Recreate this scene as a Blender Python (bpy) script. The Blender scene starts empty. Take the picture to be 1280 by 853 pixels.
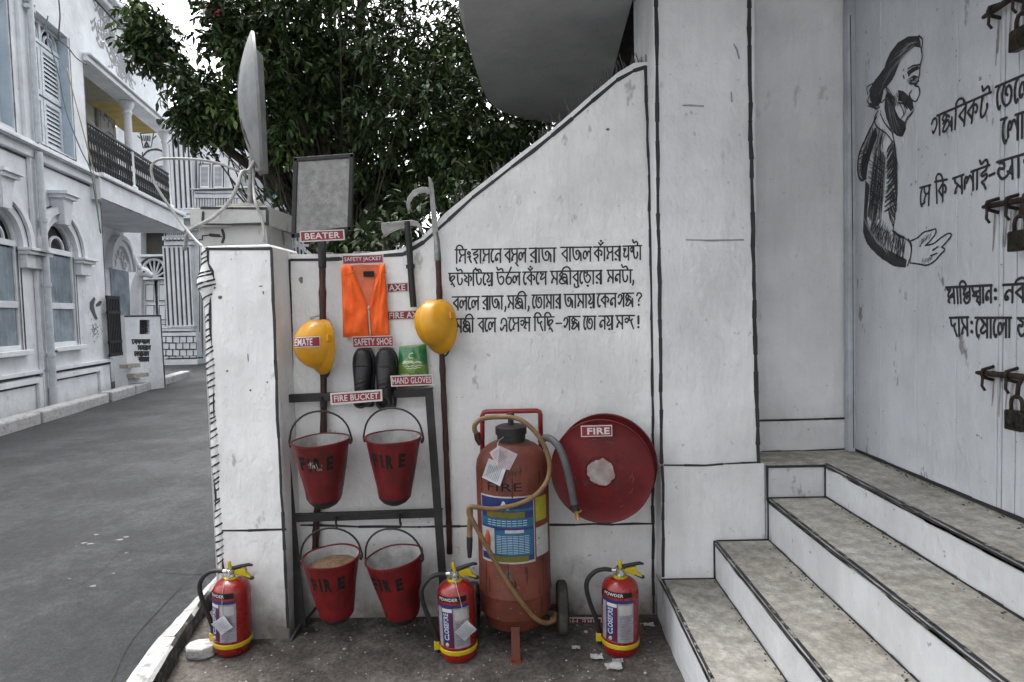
import bpy, bmesh, math, random
import numpy as np
from mathutils import Vector, Matrix
from mathutils.geometry import tessellate_polygon
random.seed(7)
R = math.radians
SC = bpy.context.scene
COL = SC.collection

# ------------------------------------------------------------------ camera
FPX = 770.0; RHO = R(1.5); VPX, VPY = 660.0, 390.0; CH = 1.40
_n = Vector(((VPX-640)/FPX, -(VPY-426.5)/FPX, 1.0)).normalized()       # wall normal seen as (right, up, forward)
_c = -(_n.x*math.cos(RHO)+_n.y*math.sin(RHO))/_n.z
_X = Vector((math.cos(RHO), math.sin(RHO), _c)).normalized()
_Z = _n.cross(_X)
if _Z.y < 0: _Z = -_Z
cam_d = bpy.data.cameras.new('camera'); cam = bpy.data.objects.new('camera', cam_d); COL.objects.link(cam)
right = Vector((_X.x, _n.x, _Z.x)); up = Vector((_X.y, _n.y, _Z.y)); fwd = Vector((_X.z, _n.z, _Z.z))
M3 = Matrix((right, up, -fwd)).transposed()
cam.matrix_world = Matrix.Translation((0, 0, CH)) @ M3.to_4x4()
cam_d.sensor_width = 36; cam_d.lens = FPX/1280*36; cam_d.clip_start = 0.02; cam_d.clip_end = 400
SC.camera = cam

# ------------------------------------------------------------------ light
SUN_EL, SUN_AZ = R(62), R(-35)          # azimuth from +Y towards +X; the sun is veiled, behind the front wall
w = bpy.data.worlds.new('World'); SC.world = w; w.use_nodes = True
nt = w.node_tree; nt.nodes.clear()
sk = nt.nodes.new('ShaderNodeTexSky'); sk.sky_type = 'NISHITA'; sk.sun_disc = False
sk.sun_elevation = SUN_EL; sk.sun_rotation = SUN_AZ; sk.air_density = 1.0; sk.dust_density = 5.0; sk.ozone_density = 1.0
hs = nt.nodes.new('ShaderNodeHueSaturation'); hs.inputs['Saturation'].default_value = 0.16
bg = nt.nodes.new('ShaderNodeBackground'); bg.inputs['Strength'].default_value = 0.15
ou = nt.nodes.new('ShaderNodeOutputWorld')
nt.links.new(sk.outputs[0], hs.inputs['Color']); nt.links.new(hs.outputs[0], bg.inputs[0]); nt.links.new(bg.outputs[0], ou.inputs[0])
sl = bpy.data.lights.new('sun', 'SUN'); sl.energy = 0.8; sl.angle = R(25); sl.color = (1, .97, .92)
so = bpy.data.objects.new('sun', sl); COL.objects.link(so)
sd = Vector((math.sin(SUN_AZ)*math.cos(SUN_EL), math.cos(SUN_AZ)*math.cos(SUN_EL), math.sin(SUN_EL)))
so.rotation_euler = sd.to_track_quat('Z', 'Y').to_euler()
SC.view_settings.view_transform = 'Standard'; SC.view_settings.look = 'None'
SC.view_settings.exposure = 2.12; SC.view_settings.gamma = 1; SC.view_settings.use_curve_mapping = False
SC.render.engine = 'CYCLES'
SC.cycles.max_bounces = 6

# ------------------------------------------------------------------ picture to place
def ray(px, py):
    d = Vector(((px-640)/FPX, -(py-426.5)/FPX, 1.0))
    return Vector((d.dot(_X), d.dot(_n), d.dot(_Z)))
def at(px, py, Y):
    d = ray(px, py); t = Y/d.y; return Vector((d.x*t, Y, CH+d.z*t))
def atZ(px, py, z):
    d = ray(px, py); t = (z-CH)/d.z; return Vector((d.x*t, d.y*t, z))
def atX(px, py, x):
    d = ray(px, py); t = x/d.x; return Vector((x, d.y*t, CH+d.z*t))

# ------------------------------------------------------------------ materials
MATS = {}
def mat(name, col, rough=.6, var=.12, vscale=6., bump=0., bscale=40., metal=0., spec=.4,
        stain=None, samt=.0, sscale=3., streak=False, col2=None, thr=(.5, .68), island=False, coat=0.):
    if name in MATS: return MATS[name]
    m = bpy.data.materials.new(name); m.use_nodes = True; MATS[name] = m
    t = m.node_tree; N = t.nodes; L = t.links; N.clear()
    o = N.new('ShaderNodeOutputMaterial'); b = N.new('ShaderNodeBsdfPrincipled'); L.new(b.outputs[0], o.inputs[0])
    b.inputs['Roughness'].default_value = rough; b.inputs['Metallic'].default_value = metal
    b.inputs['Specular IOR Level'].default_value = spec
    if coat: b.inputs['Coat Weight'].default_value = coat; b.inputs['Coat Roughness'].default_value = .15
    g = N.new('ShaderNodeNewGeometry'); pos = g.outputs['Position']
    def noise(scale, detail=5, vec=None, rgh=.6):
        n_ = N.new('ShaderNodeTexNoise'); n_.inputs['Scale'].default_value = scale; n_.inputs['Detail'].default_value = detail
        n_.inputs['Roughness'].default_value = rgh; L.new(vec or pos, n_.inputs['Vector']); return n_.outputs['Fac']
    def mixc(fac, a, bcol):
        x = N.new('ShaderNodeMix'); x.data_type = 'RGBA'
        if isinstance(fac, float): x.inputs[0].default_value = fac
        else: L.new(fac, x.inputs[0])
        for k, v in ((6, a), (7, bcol)):
            if isinstance(v, tuple): x.inputs[k].default_value = (*v, 1)
            else: L.new(v, x.inputs[k])
        return x.outputs[2]
    def rng(v, a, bb, c=0., d=1.):
        x = N.new('ShaderNodeMapRange'); x.inputs[1].default_value = a; x.inputs[2].default_value = bb
        x.inputs[3].default_value = c; x.inputs[4].default_value = d; L.new(v, x.inputs[0]); return x.outputs[0]
    c2 = col2 or tuple(c*(1-2.2*var) for c in col)
    c1 = tuple(min(1, c*(1+.5*var)) for c in col)
    src = g.outputs['Random Per Island'] if island else rng(noise(vscale), .3, .7)
    c = mixc(src, c1, c2)
    if streak:
        mp = N.new('ShaderNodeMapping'); mp.inputs['Scale'].default_value = (14, 14, .9); L.new(pos, mp.inputs[0])
        f = rng(noise(1.6, 6, mp.outputs[0]), .48, .80, 0, .34)
        c = mixc(f, c, tuple(x*.72 for x in col))
    if stain:
        f = rng(noise(sscale, 8, None, .68), thr[0], thr[1], 0, samt)
        c = mixc(f, c, stain)
    L.new(c, b.inputs['Base Color'])
    if bump:
        bp = N.new('ShaderNodeBump'); bp.inputs['Strength'].default_value = bump; bp.inputs['Distance'].default_value = .01
        L.new(noise(bscale, 6), bp.inputs['Height']); L.new(bp.outputs[0], b.inputs['Normal'])
    if rough < .9:
        r_ = rng(noise(vscale*3), .3, .7, max(.05, rough-.1), min(1, rough+.12)); L.new(r_, b.inputs['Roughness'])
    return m

# painted plaster with brush marks, scuffs and blotches
def plaster(name, col, dirt=(.16, .145, .12), base_dirt=0., scuff=.5):
    if name in MATS: return MATS[name]
    m = mat(name, col, .75, .07, 2.2, .35, 28., stain=tuple(c*.62 for c in col), samt=.40, sscale=1.7, streak=True)
    t = m.node_tree; N = t.nodes; L = t.links
    b = [x for x in N if x.type == 'BSDF_PRINCIPLED'][0]
    lk = b.inputs['Base Color'].links[0]; src = lk.from_socket
    g = [x for x in N if x.type == 'NEW_GEOMETRY'][0]
    def noise(scale, det, mapping=None):
        n_ = N.new('ShaderNodeTexNoise'); n_.inputs['Scale'].default_value = scale; n_.inputs['Detail'].default_value = det
        n_.inputs['Roughness'].default_value = .65
        if mapping:
            mp = N.new('ShaderNodeMapping'); mp.inputs['Scale'].default_value = mapping; L.new(g.outputs['Position'], mp.inputs[0]); L.new(mp.outputs[0], n_.inputs['Vector'])
        else: L.new(g.outputs['Position'], n_.inputs['Vector'])
        return n_.outputs['Fac']
    def rng(v, a, bb, c, d):
        x = N.new('ShaderNodeMapRange'); x.inputs[1].default_value = a; x.inputs[2].default_value = bb
        x.inputs[3].default_value = c; x.inputs[4].default_value = d; L.new(v, x.inputs[0]); return x.outputs[0]
    def mix(f, a, colr):
        x = N.new('ShaderNodeMix'); x.data_type = 'RGBA'; L.new(f, x.inputs[0]); L.new(a, x.inputs[6]); x.inputs[7].default_value = (*colr, 1); return x.outputs[2]
    bp0 = [x for x in N if x.type == 'BUMP'][0]                                            # uneven trowelled coat under the brush marks
    bp2 = N.new('ShaderNodeBump'); bp2.inputs['Strength'].default_value = .55; bp2.inputs['Distance'].default_value = .035
    L.new(noise(5.5, 4, (1, 1, .6)), bp2.inputs['Height']); L.new(bp2.outputs[0], bp0.inputs['Normal'])
    src = mix(rng(noise(1.1, 6), .46, .64, 0, .30), src, tuple(x*.70 for x in col))        # damp, patchy coat
    src = mix(rng(noise(1.7, 8, (1.3, 1.3, .5)), .54, .72, 0, .34), src, tuple(x*.60 for x in col))   # run marks
    c = mix(rng(noise(9, 4, (1, 1, .45)), .645, .70, 0, scuff), src, dirt)                  # dark scuffs
    c = mix(rng(noise(30, 3), .685, .72, 0, scuff*.9), c, (.07, .065, .06))                  # small chips
    if base_dirt:                                                                          # splash dirt from the ground, ragged top
        sp = N.new('ShaderNodeSeparateXYZ'); L.new(g.outputs['Position'], sp.inputs[0])
        a = N.new('ShaderNodeMath'); a.operation = 'MULTIPLY_ADD'; L.new(noise(5, 8), a.inputs[0]); a.inputs[1].default_value = -.55; L.new(sp.outputs[2], a.inputs[2])
        c = mix(rng(a.outputs[0], -.30, -.02, base_dirt, 0), c, (.13, .115, .095))
    L.new(c, b.inputs['Base Color'])
    return m

# ------------------------------------------------------------------ mesh builder
class MB:
    def __init__(s, xf=None): s.v = []; s.f = []; s.xf = xf
    def add(s, vs, fs):
        k = len(s.v)
        s.v += [tuple(s.xf(Vector(p)) if s.xf else p) for p in vs]
        s.f += [tuple(i+k for i in f) for f in fs]; return s
    def box(s, a, b, rot=None):
        x0, y0, z0 = a; x1, y1, z1 = b
        vs = [(x0,y0,z0),(x1,y0,z0),(x1,y1,z0),(x0,y1,z0),(x0,y0,z1),(x1,y0,z1),(x1,y1,z1),(x0,y1,z1)]
        if rot is not None: vs = [tuple(rot @ Vector(p)) for p in vs]
        return s.add(vs, [(0,3,2,1),(4,5,6,7),(0,1,5,4),(1,2,6,5),(2,3,7,6),(3,0,4,7)])
    def bar(s, p, q, w, d, side=Vector((0, 1, 0))):
        p = Vector(p); q = Vector(q); t = (q-p).normalized(); n = (side - side.dot(t)*t).normalized(); b = t.cross(n)
        vs = []
        for c in (p, q):
            for i, j in ((-1,-1),(1,-1),(1,1),(-1,1)): vs.append(c + b*(w/2*i) + n*(d/2*j))
        return s.add(vs, [(0,1,2,3),(7,6,5,4),(0,4,5,1),(1,5,6,2),(2,6,7,3),(3,7,4,0)])
    def tube(s, pts, r, n=10, caps=True):
        pts = [Vector(p) for p in pts]; N = len(pts); rs = r if isinstance(r, (list, tuple)) else [r]*N
        t0 = (pts[1]-pts[0]).normalized(); a = t0.orthogonal().normalized(); vs = []
        for i, p in enumerate(pts):
            t = (pts[min(i+1, N-1)]-pts[max(i-1, 0)]).normalized()
            a = (a - a.dot(t)*t).normalized(); b = t.cross(a)
            for k in range(n):
                th = 2*math.pi*k/n; vs.append(p + (a*math.cos(th)+b*math.sin(th))*rs[i])
        fs = [(i*n+k, i*n+(k+1) % n, (i+1)*n+(k+1) % n, (i+1)*n+k) for i in range(N-1) for k in range(n)]
        if caps: fs += [tuple(range(n-1, -1, -1)), tuple((N-1)*n+k for k in range(n))]
        return s.add(vs, fs)
    def lathe(s, prof, n=32, M=None, cap0=True, cap1=True):
        M = M or Matrix.Identity(4); vs = []
        for r_, z in prof:
            for k in range(n):
                th = 2*math.pi*k/n; vs.append(M @ Vector((r_*math.cos(th), r_*math.sin(th), z)))
        P = len(prof)
        fs = [(i*n+k, i*n+(k+1) % n, (i+1)*n+(k+1) % n, (i+1)*n+k) for i in range(P-1) for k in range(n)]
        if cap0: fs.append(tuple(range(n-1, -1, -1)))
        if cap1: fs.append(tuple((P-1)*n+k for k in range(n)))
        return s.add(vs, fs)
    def loft(s, rings, caps=True, closed=True):
        n = len(rings[0]); vs = [p for r_ in rings for p in r_]; P = len(rings); m = n if closed else n-1
        fs = [(i*n+k, i*n+(k+1) % n, (i+1)*n+(k+1) % n, (i+1)*n+k) for i in range(P-1) for k in range(m)]
        if caps: fs += [tuple(range(n-1, -1, -1)), tuple((P-1)*n+k for k in range(n))]
        return s.add(vs, fs)
    def ball(s, c, r, nu=16, nv=10, M=None):
        c = Vector(c); r = Vector(r if hasattr(r, '__len__') else (r, r, r)); rings = []
        for i in range(1, nv):
            ph = math.pi*i/nv
            rings.append([c + Vector((r.x*math.sin(ph)*math.cos(2*math.pi*k/nu), r.y*math.sin(ph)*math.sin(2*math.pi*k/nu), -r.z*math.cos(ph))) for k in range(nu)])
        if M is not None: rings = [[c + M @ (p-c) for p in q] for q in rings]
        return s.loft(rings)
    def poly(s, loops, e, depth):
        """loops: 2-D outer + holes; e(u, v, d) -> point; front at d=0, back at d=-depth"""
        flat = [p for l in loops for p in l]
        tris = tessellate_polygon([[Vector((p[0], p[1], 0)) for p in l] for l in loops])
        n = len(flat)
        vs = [e(p[0], p[1], 0) for p in flat]
        fs = [tuple(t) for t in tris]
        if depth:
            vs += [e(p[0], p[1], -depth) for p in flat]
            fs += [tuple(i+n for i in reversed(t)) for t in tris]
            k = 0
            for l in loops:
                m = len(l)
                for i in range(m): fs.append((k+i, k+(i+1) % m, n+k+(i+1) % m, n+k+i))
                k += m
        return s.add(vs, fs)
    def ribbon(s, pts, wd, nrm, lift=0., taper=False, jit=0.):
        pts = [Vector(p) for p in pts]; nrm = Vector(nrm).normalized()
        for i in range(len(pts)-1):
            p, q = pts[i], pts[i+1]; t = (q-p)
            if t.length < 1e-7: continue
            sd_ = nrm.cross(t.normalized()); o = nrm*(lift+random.random()*.0003)
            def W(k):
                ww = wd*(1+jit*random.uniform(-1, 1))
                if taper: ww *= .35+.65*math.sin(math.pi*min(.98, max(.12, (k+.3)/len(pts))))
                return ww/2
            a, b = W(i), W(i+1)
            s.add([p-sd_*a+o, p+sd_*a+o, q+sd_*b+o, q-sd_*b+o], [(0,3,2,1)])
        if not taper:
            for p in pts:
                o = nrm*(lift+.00035+random.random()*.0003); a = nrm.orthogonal().normalized(); b = nrm.cross(a); r_ = wd/2*(1+.4*jit*random.uniform(-1, 1))
                s.add([p+o+(a*math.cos(k*math.pi/4)+b*math.sin(k*math.pi/4))*r_ for k in range(8)], [tuple(range(8))])
        return s
    def build(s, name, m, parent=None, local=False, smooth=None, bevel=0., seg=2, sub=0):
        me = bpy.data.meshes.new(name)
        off = Vector((0, 0, 0))
        if parent is not None and not local:
            q = parent
            while q is not None: off += q.location; q = q.parent
        me.from_pydata([tuple(Vector(v)-off) for v in s.v], [], s.f); me.validate()
        bm = bmesh.new(); bm.from_mesh(me); bmesh.ops.recalc_face_normals(bm, faces=bm.faces) if smooth is not None or bevel else None
        bm.to_mesh(me); bm.free()
        me.materials.append(m if not isinstance(m, str) else MATS[m])
        o = bpy.data.objects.new(name, me); COL.objects.link(o)
        if parent is not None: o.parent = parent
        if bevel:
            b_ = o.modifiers.new('bevel', 'BEVEL'); b_.width = bevel; b_.segments = seg; b_.limit_method = 'ANGLE'; b_.angle_limit = R(40)
        if sub:
            u_ = o.modifiers.new('sub', 'SUBSURF'); u_.levels = sub; u_.render_levels = sub
        if smooth:
            for p in me.polygons: p.use_smooth = True
            if smooth is not True: me.set_sharp_from_angle(angle=R(smooth))
        return o
def spline(pts, k=6):
    pts = [Vector(p) for p in pts]; P = [pts[0]*2-pts[1]]+pts+[pts[-1]*2-pts[-2]]; out = []
    for i in range(1, len(P)-2):
        a, b, c, d = P[i-1:i+3]
        for j in range(k):
            t = j/k
            out.append(.5*((2*b)+(c-a)*t+(2*a-5*b+4*c-d)*t*t+(3*b-a-3*c+d)*t**3))
    return out+[pts[-1]]
def tag(o, label=None, cat=None, group=None, kind=None):
    if label: o['label'] = label
    if cat: o['category'] = cat
    if group: o['group'] = group
    if kind: o['kind'] = kind
    return o
def thing(name, label, cat, loc=(0, 0, 0), rot=(0, 0, 0), group=None):
    o = bpy.data.objects.new(name, None); COL.objects.link(o); o.location = loc; o.rotation_euler = rot; o.empty_display_size = .1
    return tag(o, label, cat, group)
def dup(root, loc, rot, label):
    r_ = root.copy(); COL.objects.link(r_); r_.location = loc; r_.rotation_euler = rot; r_['label'] = label
    for ch in list(root.children):
        c = ch.copy(); COL.objects.link(c); c.parent = r_
        for g in ch.children:
            d = g.copy(); COL.objects.link(d); d.parent = c
    return r_
BOLD = {}
def glyphs(txt, bold=.0, space=1.0):
    """outline of a line of Latin lettering, height of a capital = 1, starting at 0,0"""
    cu = bpy.data.curves.new('lettering', 'FONT'); cu.body = txt; cu.size = 1; cu.offset = bold; cu.space_character = space; cu.resolution_u = 3
    ob = bpy.data.objects.new('lettering', cu); COL.objects.link(ob)
    dg = bpy.context.evaluated_depsgraph_get(); dg.update()
    me = bpy.data.meshes.new_from_object(ob.evaluated_get(dg))
    vs = [(v.co.x, v.co.y) for v in me.vertices]; fs = [tuple(p.vertices) for p in me.polygons]
    bpy.data.objects.remove(ob); bpy.data.curves.remove(cu); bpy.data.meshes.remove(me)
    x0 = min(v[0] for v in vs); x1 = max(v[0] for v in vs); y0 = min(v[1] for v in vs); y1 = max(v[1] for v in vs)
    return [((v[0]-x0)/(x1-x0), (v[1]-y0)/(y1-y0)) for v in vs], fs
def letter_quad(mb, txt, e, bold=.015, space=1.05):
    """e(u, v) maps the unit box of the line to a point"""
    vs, fs = glyphs(txt, bold, space)
    mb.add([e(u, v) for u, v in vs], fs)
# ------------------------------------------------------------------ Bengali brush lettering: unit pen strokes, headline y=0, base y=1
G = {
'b':  (.60, [[(.5,0),(.5,1.02)],[(.5,.14),(.10,.47),(.5,.86)]]),
'r':  (.60, [[(.5,0),(.5,1.02)],[(.5,.14),(.10,.47),(.5,.80)],[(.16,.93),(.19,.95)]]),
'k':  (.78, [[(.42,0),(.42,1.02)],[(.42,.14),(.06,.46),(.42,.82)],[(.42,.26),(.58,.26),(.70,.42),(.66,.62),(.60,.58)]]),
'n':  (.62, [[(.52,0),(.52,1.02)],[(.52,.46),(.38,.32),(.20,.42),(.10,.68),(.16,.86),(.28,.80),(.24,.68)]]),
'l':  (.74, [[(.64,0),(.64,1.02)],[(.64,.44),(.54,.30),(.44,.36),(.38,.66),(.32,.36),(.22,.28),(.10,.42),(.08,.70),(.18,.86),(.28,.76)]]),
's': (.66, [[(.56,0),(.56,1.02)],[(.10,.0),(.12,.26),(.27,.42),(.42,.40),(.56,.30)],[(.27,.42),(.13,.68),(.09,.88),(.18,.82)]]),
'm': (.68, [[(.56,0),(.56,1.02)],[(.12,.0),(.15,.28),(.29,.45),(.15,.70),(.10,.90),(.18,.84)],[(.29,.45),(.42,.58),(.56,.74)]]),
'h':  (.56, [[(.44,0),(.40,.16),(.14,.28),(.20,.42),(.42,.36),(.48,.50),(.34,.64),(.18,.70),(.30,.86),(.40,1.06)]]),
'a':  (.28, [[(.14,0),(.14,1.02)]]),
'i':  (.26, [[(.12,1.02),(.12,0),(.13,-.20),(.30,-.34),(.54,-.26),(.66,-.02)]]),
'I':  (.28, [[(.14,1.02),(.14,0),(.06,-.22),(-.14,-.34),(-.40,-.26),(-.52,-.10)]]),
'e':  (.32, [[(.26,0),(.12,.22),(.08,.56),(.12,.86),(.22,1.0),(.28,.88)]]),
'u':  (.0,  [[(-.40,1.02),(-.36,1.22),(-.18,1.28),(-.06,1.14),(-.12,1.0),(-.02,1.22)]]),
'_':  (.0,  [[(-.22,1.08),(.0,1.30)]]),
'N':  (.0,  [[(-.62,-.30),(-.46,-.12),(-.26,-.32)],[(-.44,-.44),(-.43,-.43)]]),
'M':  (.46, [[(.20,.16),(.32,.26),(.22,.38),(.10,.27),(.20,.16)],[(.12,.58),(.34,.50),(.26,.70),(.40,.98)]]),
'j':  (.86, [[(.10,.04),(.12,.50),(.24,.82),(.42,.90),(.58,.74),(.60,.40),(.50,.22),(.34,.34),(.40,.52)],[(.58,.30),(.74,.50),(.74,.98)]]),
't':  (.72, [[(.06,-.44),(.18,-.22),(.42,-.32),(.56,-.20),(.60,0)],[(.16,0),(.18,.60),(.30,.92),(.48,.90),(.60,.64),(.56,.44)]]),
'T':  (.66, [[(.58,-.42),(.40,-.04),(.14,.48),(.18,.84),(.38,.96),(.56,.80),(.58,.52),(.44,.38),(.22,.46)]]),
'U':  (.74, [[(.04,-.42),(.16,-.20),(.40,-.32),(.56,-.22),(.58,0)],[(.10,.10),(.14,.54),(.28,.88),(.48,.94),(.64,.68),(.60,.40),(.44,.30),(.32,.42)]]),
'f':  (.80, [[(.48,0),(.48,1.02)],[(.08,.16),(.32,.38),(.08,.56),(.48,.78)],[(.48,.28),(.64,.26),(.74,.44),(.68,.62)]]),
'p':  (.66, [[(.56,0),(.56,1.02)],[(.10,.04),(.24,.20),(.36,.14),(.14,.44),(.18,.62),(.56,.38)]]),
'y':  (.64, [[(.54,0),(.54,1.02)],[(.10,.04),(.30,.34),(.10,.62),(.22,.76),(.54,.54)],[(.28,1.02),(.31,1.03)]]),
'S':  (.66, [[(.54,0),(.54,1.02)],[(.08,.04),(.30,.34),(.08,.62),(.20,.80),(.54,.62)],[(.22,.14),(.54,.48)]]),
'c':  (.66, [[(.10,.0),(.10,.52),(.24,.66),(.54,.36),(.46,.22),(.24,.30),(.18,.58),(.34,.82),(.22,.92),(.40,.88),(.52,1.10)]]),
'g': (.66, [[(.56,0),(.56,1.02)],[(.42,0),(.68,0)],[(.06,.30),(.16,.12),(.32,.10),(.40,.30),(.34,.54),(.16,.82),(.09,.70)]]),
'G': (.72, [[(.60,0),(.60,1.02)],[(.10,.16),(.16,.34),(.30,.26),(.24,.16)],[(.24,.32),(.12,.56),(.16,.76),(.34,.80),(.60,.62)]]),
'd':  (.62, [[(.10,0),(.12,.36),(.26,.46),(.46,.34),(.34,.52),(.54,1.02)]]),
'D':  (.74, [[(.40,0),(.38,.18),(.10,.12)],[(.10,.12),(.12,.54),(.28,.88),(.50,.86),(.64,.58),(.56,.36),(.38,.30),(.28,.44)],[(.40,1.16),(.43,1.17)]]),
'w':  (.78, [[(.18,.10),(.08,.44),(.14,.78),(.34,.96),(.58,.84),(.66,.46),(.52,.18),(.34,.24),(.30,.44),(.42,.54)]]),
'E':  (.72, [[(.10,.40),(.16,.12),(.36,.04),(.54,.18),(.58,.60),(.58,1.02)],[(.58,.60),(.40,.56),(.26,.80),(.10,.94),(.06,.74)]]),
'H':  (.66, [[(.02,-.42),(.14,-.20),(.38,-.34),(.52,-.20),(.50,0),(.42,.18),(.14,.30),(.22,.44),(.46,.38),(.50,.54),(.32,.68),(.18,.74),(.34,.90),(.44,1.10)]]),
'A':  (1.02,[[(.10,.06),(.30,.20),(.26,.42),(.08,.36),(.04,.62),(.20,.92),(.44,.78),(.60,.40)],[(.44,.62),(.62,.76)],[(.64,0),(.64,1.02)],[(.90,0),(.90,1.02)]]),
'z': (.74, [[(.62,0),(.62,1.02)],[(.50,0),(.74,0)],[(.06,.80),(.08,.36),(.18,.18),(.28,.34),(.20,.52)],[(.28,.34),(.40,.18),(.52,.32),(.62,.60)]]),
'1':  (.98, [[(.10,.22),(.24,.10),(.36,.24),(.22,.44),(.12,.34)],[(.36,.24),(.42,.56)],[(.32,-.44),(.44,-.22),(.68,-.32),(.82,-.20),(.84,0)],[(.42,.10),(.44,.64),(.56,.90),(.74,.88),(.84,.64),(.80,.46)]]),
'2':  (.86, [[(.10,.30),(.26,.10),(.38,.22),(.22,.42),(.12,.34)],[(.38,.22),(.60,.24),(.70,.44),(.56,.52)],[(.14,.58),(.48,.44),(.34,.58),(.14,.66),(.10,.86),(.30,.98),(.56,.92),(.68,.66)],[(.36,.66),(.76,1.02)],[(.72,.5),(.76,1.02)]]),
'3':  (.84, [[(.10,.28),(.24,.10),(.38,.22),(.24,.42),(.12,.34)],[(.40,.20),(.56,.30)],[(.14,.52),(.40,.44),(.22,.66),(.12,.90),(.34,.92),(.66,.56)],[(.46,.44),(.70,.84)],[(.72,.40),(.74,1.02)]]),
'4':  (.94, [[(.84,0),(.84,1.02)],[(.10,.30),(.24,.20),(.40,.34),(.24,.58),(.12,.48)],[(.36,.40),(.58,.34),(.84,.42)],[(.58,.42),(.40,.74),(.54,.82)],[(.44,.0),(.52,.36)]]),
'5':  (.88, [[(.10,.32),(.24,.20),(.40,.32),(.26,.54),(.12,.46)],[(.40,.32),(.58,.40),(.70,.28),(.60,.44),(.80,1.02)],[(.44,.0),(.46,.30)]]),
'6':  (.78, [[(.62,0),(.62,1.02)],[(.10,.10),(.24,.24),(.36,.14),(.14,.46),(.20,.62),(.62,.36)],[(.62,.62),(.36,.62),(.10,.86),(.24,.98)]]),
'7':  (.80, [[(.66,0),(.66,.56)],[(.10,.06),(.22,.20),(.34,.12),(.14,.38),(.20,.50),(.66,.32)],[(.26,.60),(.14,.82),(.32,1.04),(.58,.92),(.64,.66),(.46,.58),(.40,.74)]]),
'8':  (.86, [[(.74,0),(.74,1.02)],[(.08,.06),(.14,.30),(.30,.38),(.74,.30)],[(.30,.38),(.12,.58),(.26,.62)],[(.50,.36),(.36,.60),(.58,.66),(.44,.88),(.58,1.0),(.70,1.14)]]),
',':  (.26, [[(.12,.84),(.14,1.0),(.06,1.22)]]),
'-':  (.46, [[(.04,.52),(.42,.50)]]),
'?':  (.48, [[(.06,.24),(.14,.04),(.34,.06),(.40,.28),(.22,.50),(.20,.68)],[(.20,.94),(.21,.96)]]),
'!':  (.24, [[(.12,.10),(.12,.66)],[(.12,.94),(.12,.96)]]),
':':  (.28, [[(.12,.28),(.14,.30)],[(.12,.80),(.14,.82)]]),
}
NOHEAD = set('ME,-?!:gz')
def bengali(mb, word, e, wd, nrm, head=True):
    """e(u, v): u runs 0..1 along the word, v is 0 at the headline and 1 at the base"""
    tot = sum(G[c][0] for c in word); x = 0; hx = []
    for c in word:
        w_, st = G[c]
        for s_ in st:
            p = [e((x+a)/tot, b) for a, b in s_]
            if len(p) > 3: p = spline(p, 3)
            big = c in 'r:!?yDN' and len(s_) == 2 and abs(s_[0][0]-s_[1][0]) < .05
            mb.ribbon(p, wd*(1.45 if big else 1), nrm, 0, jit=.10)
        if c not in NOHEAD and w_ > 0: hx.append((x-.02 if x else .0, x+w_+.02))
        x += w_
    for a, b in hx: mb.ribbon([e(a/tot, 0), e(min(b, tot)/tot, 0)], wd*.95, nrm, 0, jit=.08)
# ------------------------------------------------------------------ palette
WHITE = (.765, .768, .770)
plaster('plaster_front', WHITE, base_dirt=.95)
plaster('plaster_house', (.715, .722, .735), base_dirt=.4, scuff=.35)
plaster('plaster_far', (.58, .60, .62), scuff=.3)
plaster('plaster_old', (.44, .44, .43), dirt=(.12, .115, .10), scuff=.8)
mat('black_paint', (.016, .016, .018), .55, .1, 20, col2=(.03, .03, .032))
mat('faded_black_paint', (.05, .05, .055), .7, .1, 30, col2=(.16, .16, .165))
mat('grey_ink', (.30, .31, .32), .8, .2, 20)
mat('asphalt', (.028, .0305, .035), .85, .30, 170., 1.0, 240, stain=(.052, .054, .058), samt=.85, sscale=1.1, thr=(.40, .70))
def grain(m, sc, lo, hi):                                     # stone grain and worn patches in the wearing course
    t = m.node_tree; N = t.nodes; L = t.links; b = [x for x in N if x.type == 'BSDF_PRINCIPLED'][0]; src = b.inputs['Base Color'].links[0].from_socket
    g = [x for x in N if x.type == 'NEW_GEOMETRY'][0]
    for s_, d, a, bb, c0, c1 in ((sc, 3, .40, .60, lo, hi), (sc*.28, 8, .42, .60, .80, 1.22), (.55, 6, .45, .58, .82, 1.12)):
        n_ = N.new('ShaderNodeTexNoise'); n_.inputs['Scale'].default_value = s_; n_.inputs['Detail'].default_value = d; n_.inputs['Roughness'].default_value = .75
        L.new(g.outputs['Position'], n_.inputs['Vector']); r_ = N.new('ShaderNodeMapRange'); r_.inputs[1].default_value = a; r_.inputs[2].default_value = bb; r_.inputs[3].default_value = c0; r_.inputs[4].default_value = c1
        L.new(n_.outputs['Fac'], r_.inputs[0]); x = N.new('ShaderNodeMix'); x.data_type = 'RGBA'; x.blend_type = 'MULTIPLY'; x.inputs[0].default_value = 1
        L.new(src, x.inputs[6]); L.new(r_.outputs[0], x.inputs[7]); src = x.outputs[2]
    L.new(src, b.inputs['Base Color'])
grain(MATS['asphalt'], 75., .72, 1.26)
mat('slab', (.090, .079, .070), .85, .28, 3.2, .5, 60, stain=(.17, .155, .14), samt=.55, sscale=5, thr=(.52, .66))
mat('tread', (.40, .385, .345), .8, .10, 20, .7, 55, stain=(.19, .16, .12), samt=.7, sscale=2.6, thr=(.44, .74))
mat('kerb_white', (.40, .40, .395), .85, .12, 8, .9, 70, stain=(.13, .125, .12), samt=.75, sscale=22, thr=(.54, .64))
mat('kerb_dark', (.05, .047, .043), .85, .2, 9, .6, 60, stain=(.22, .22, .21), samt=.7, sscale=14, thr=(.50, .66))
mat('mossy', (.10, .10, .085), .9, .3, 12, .6, 60, stain=(.28, .28, .26), samt=.6, sscale=16)
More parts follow.
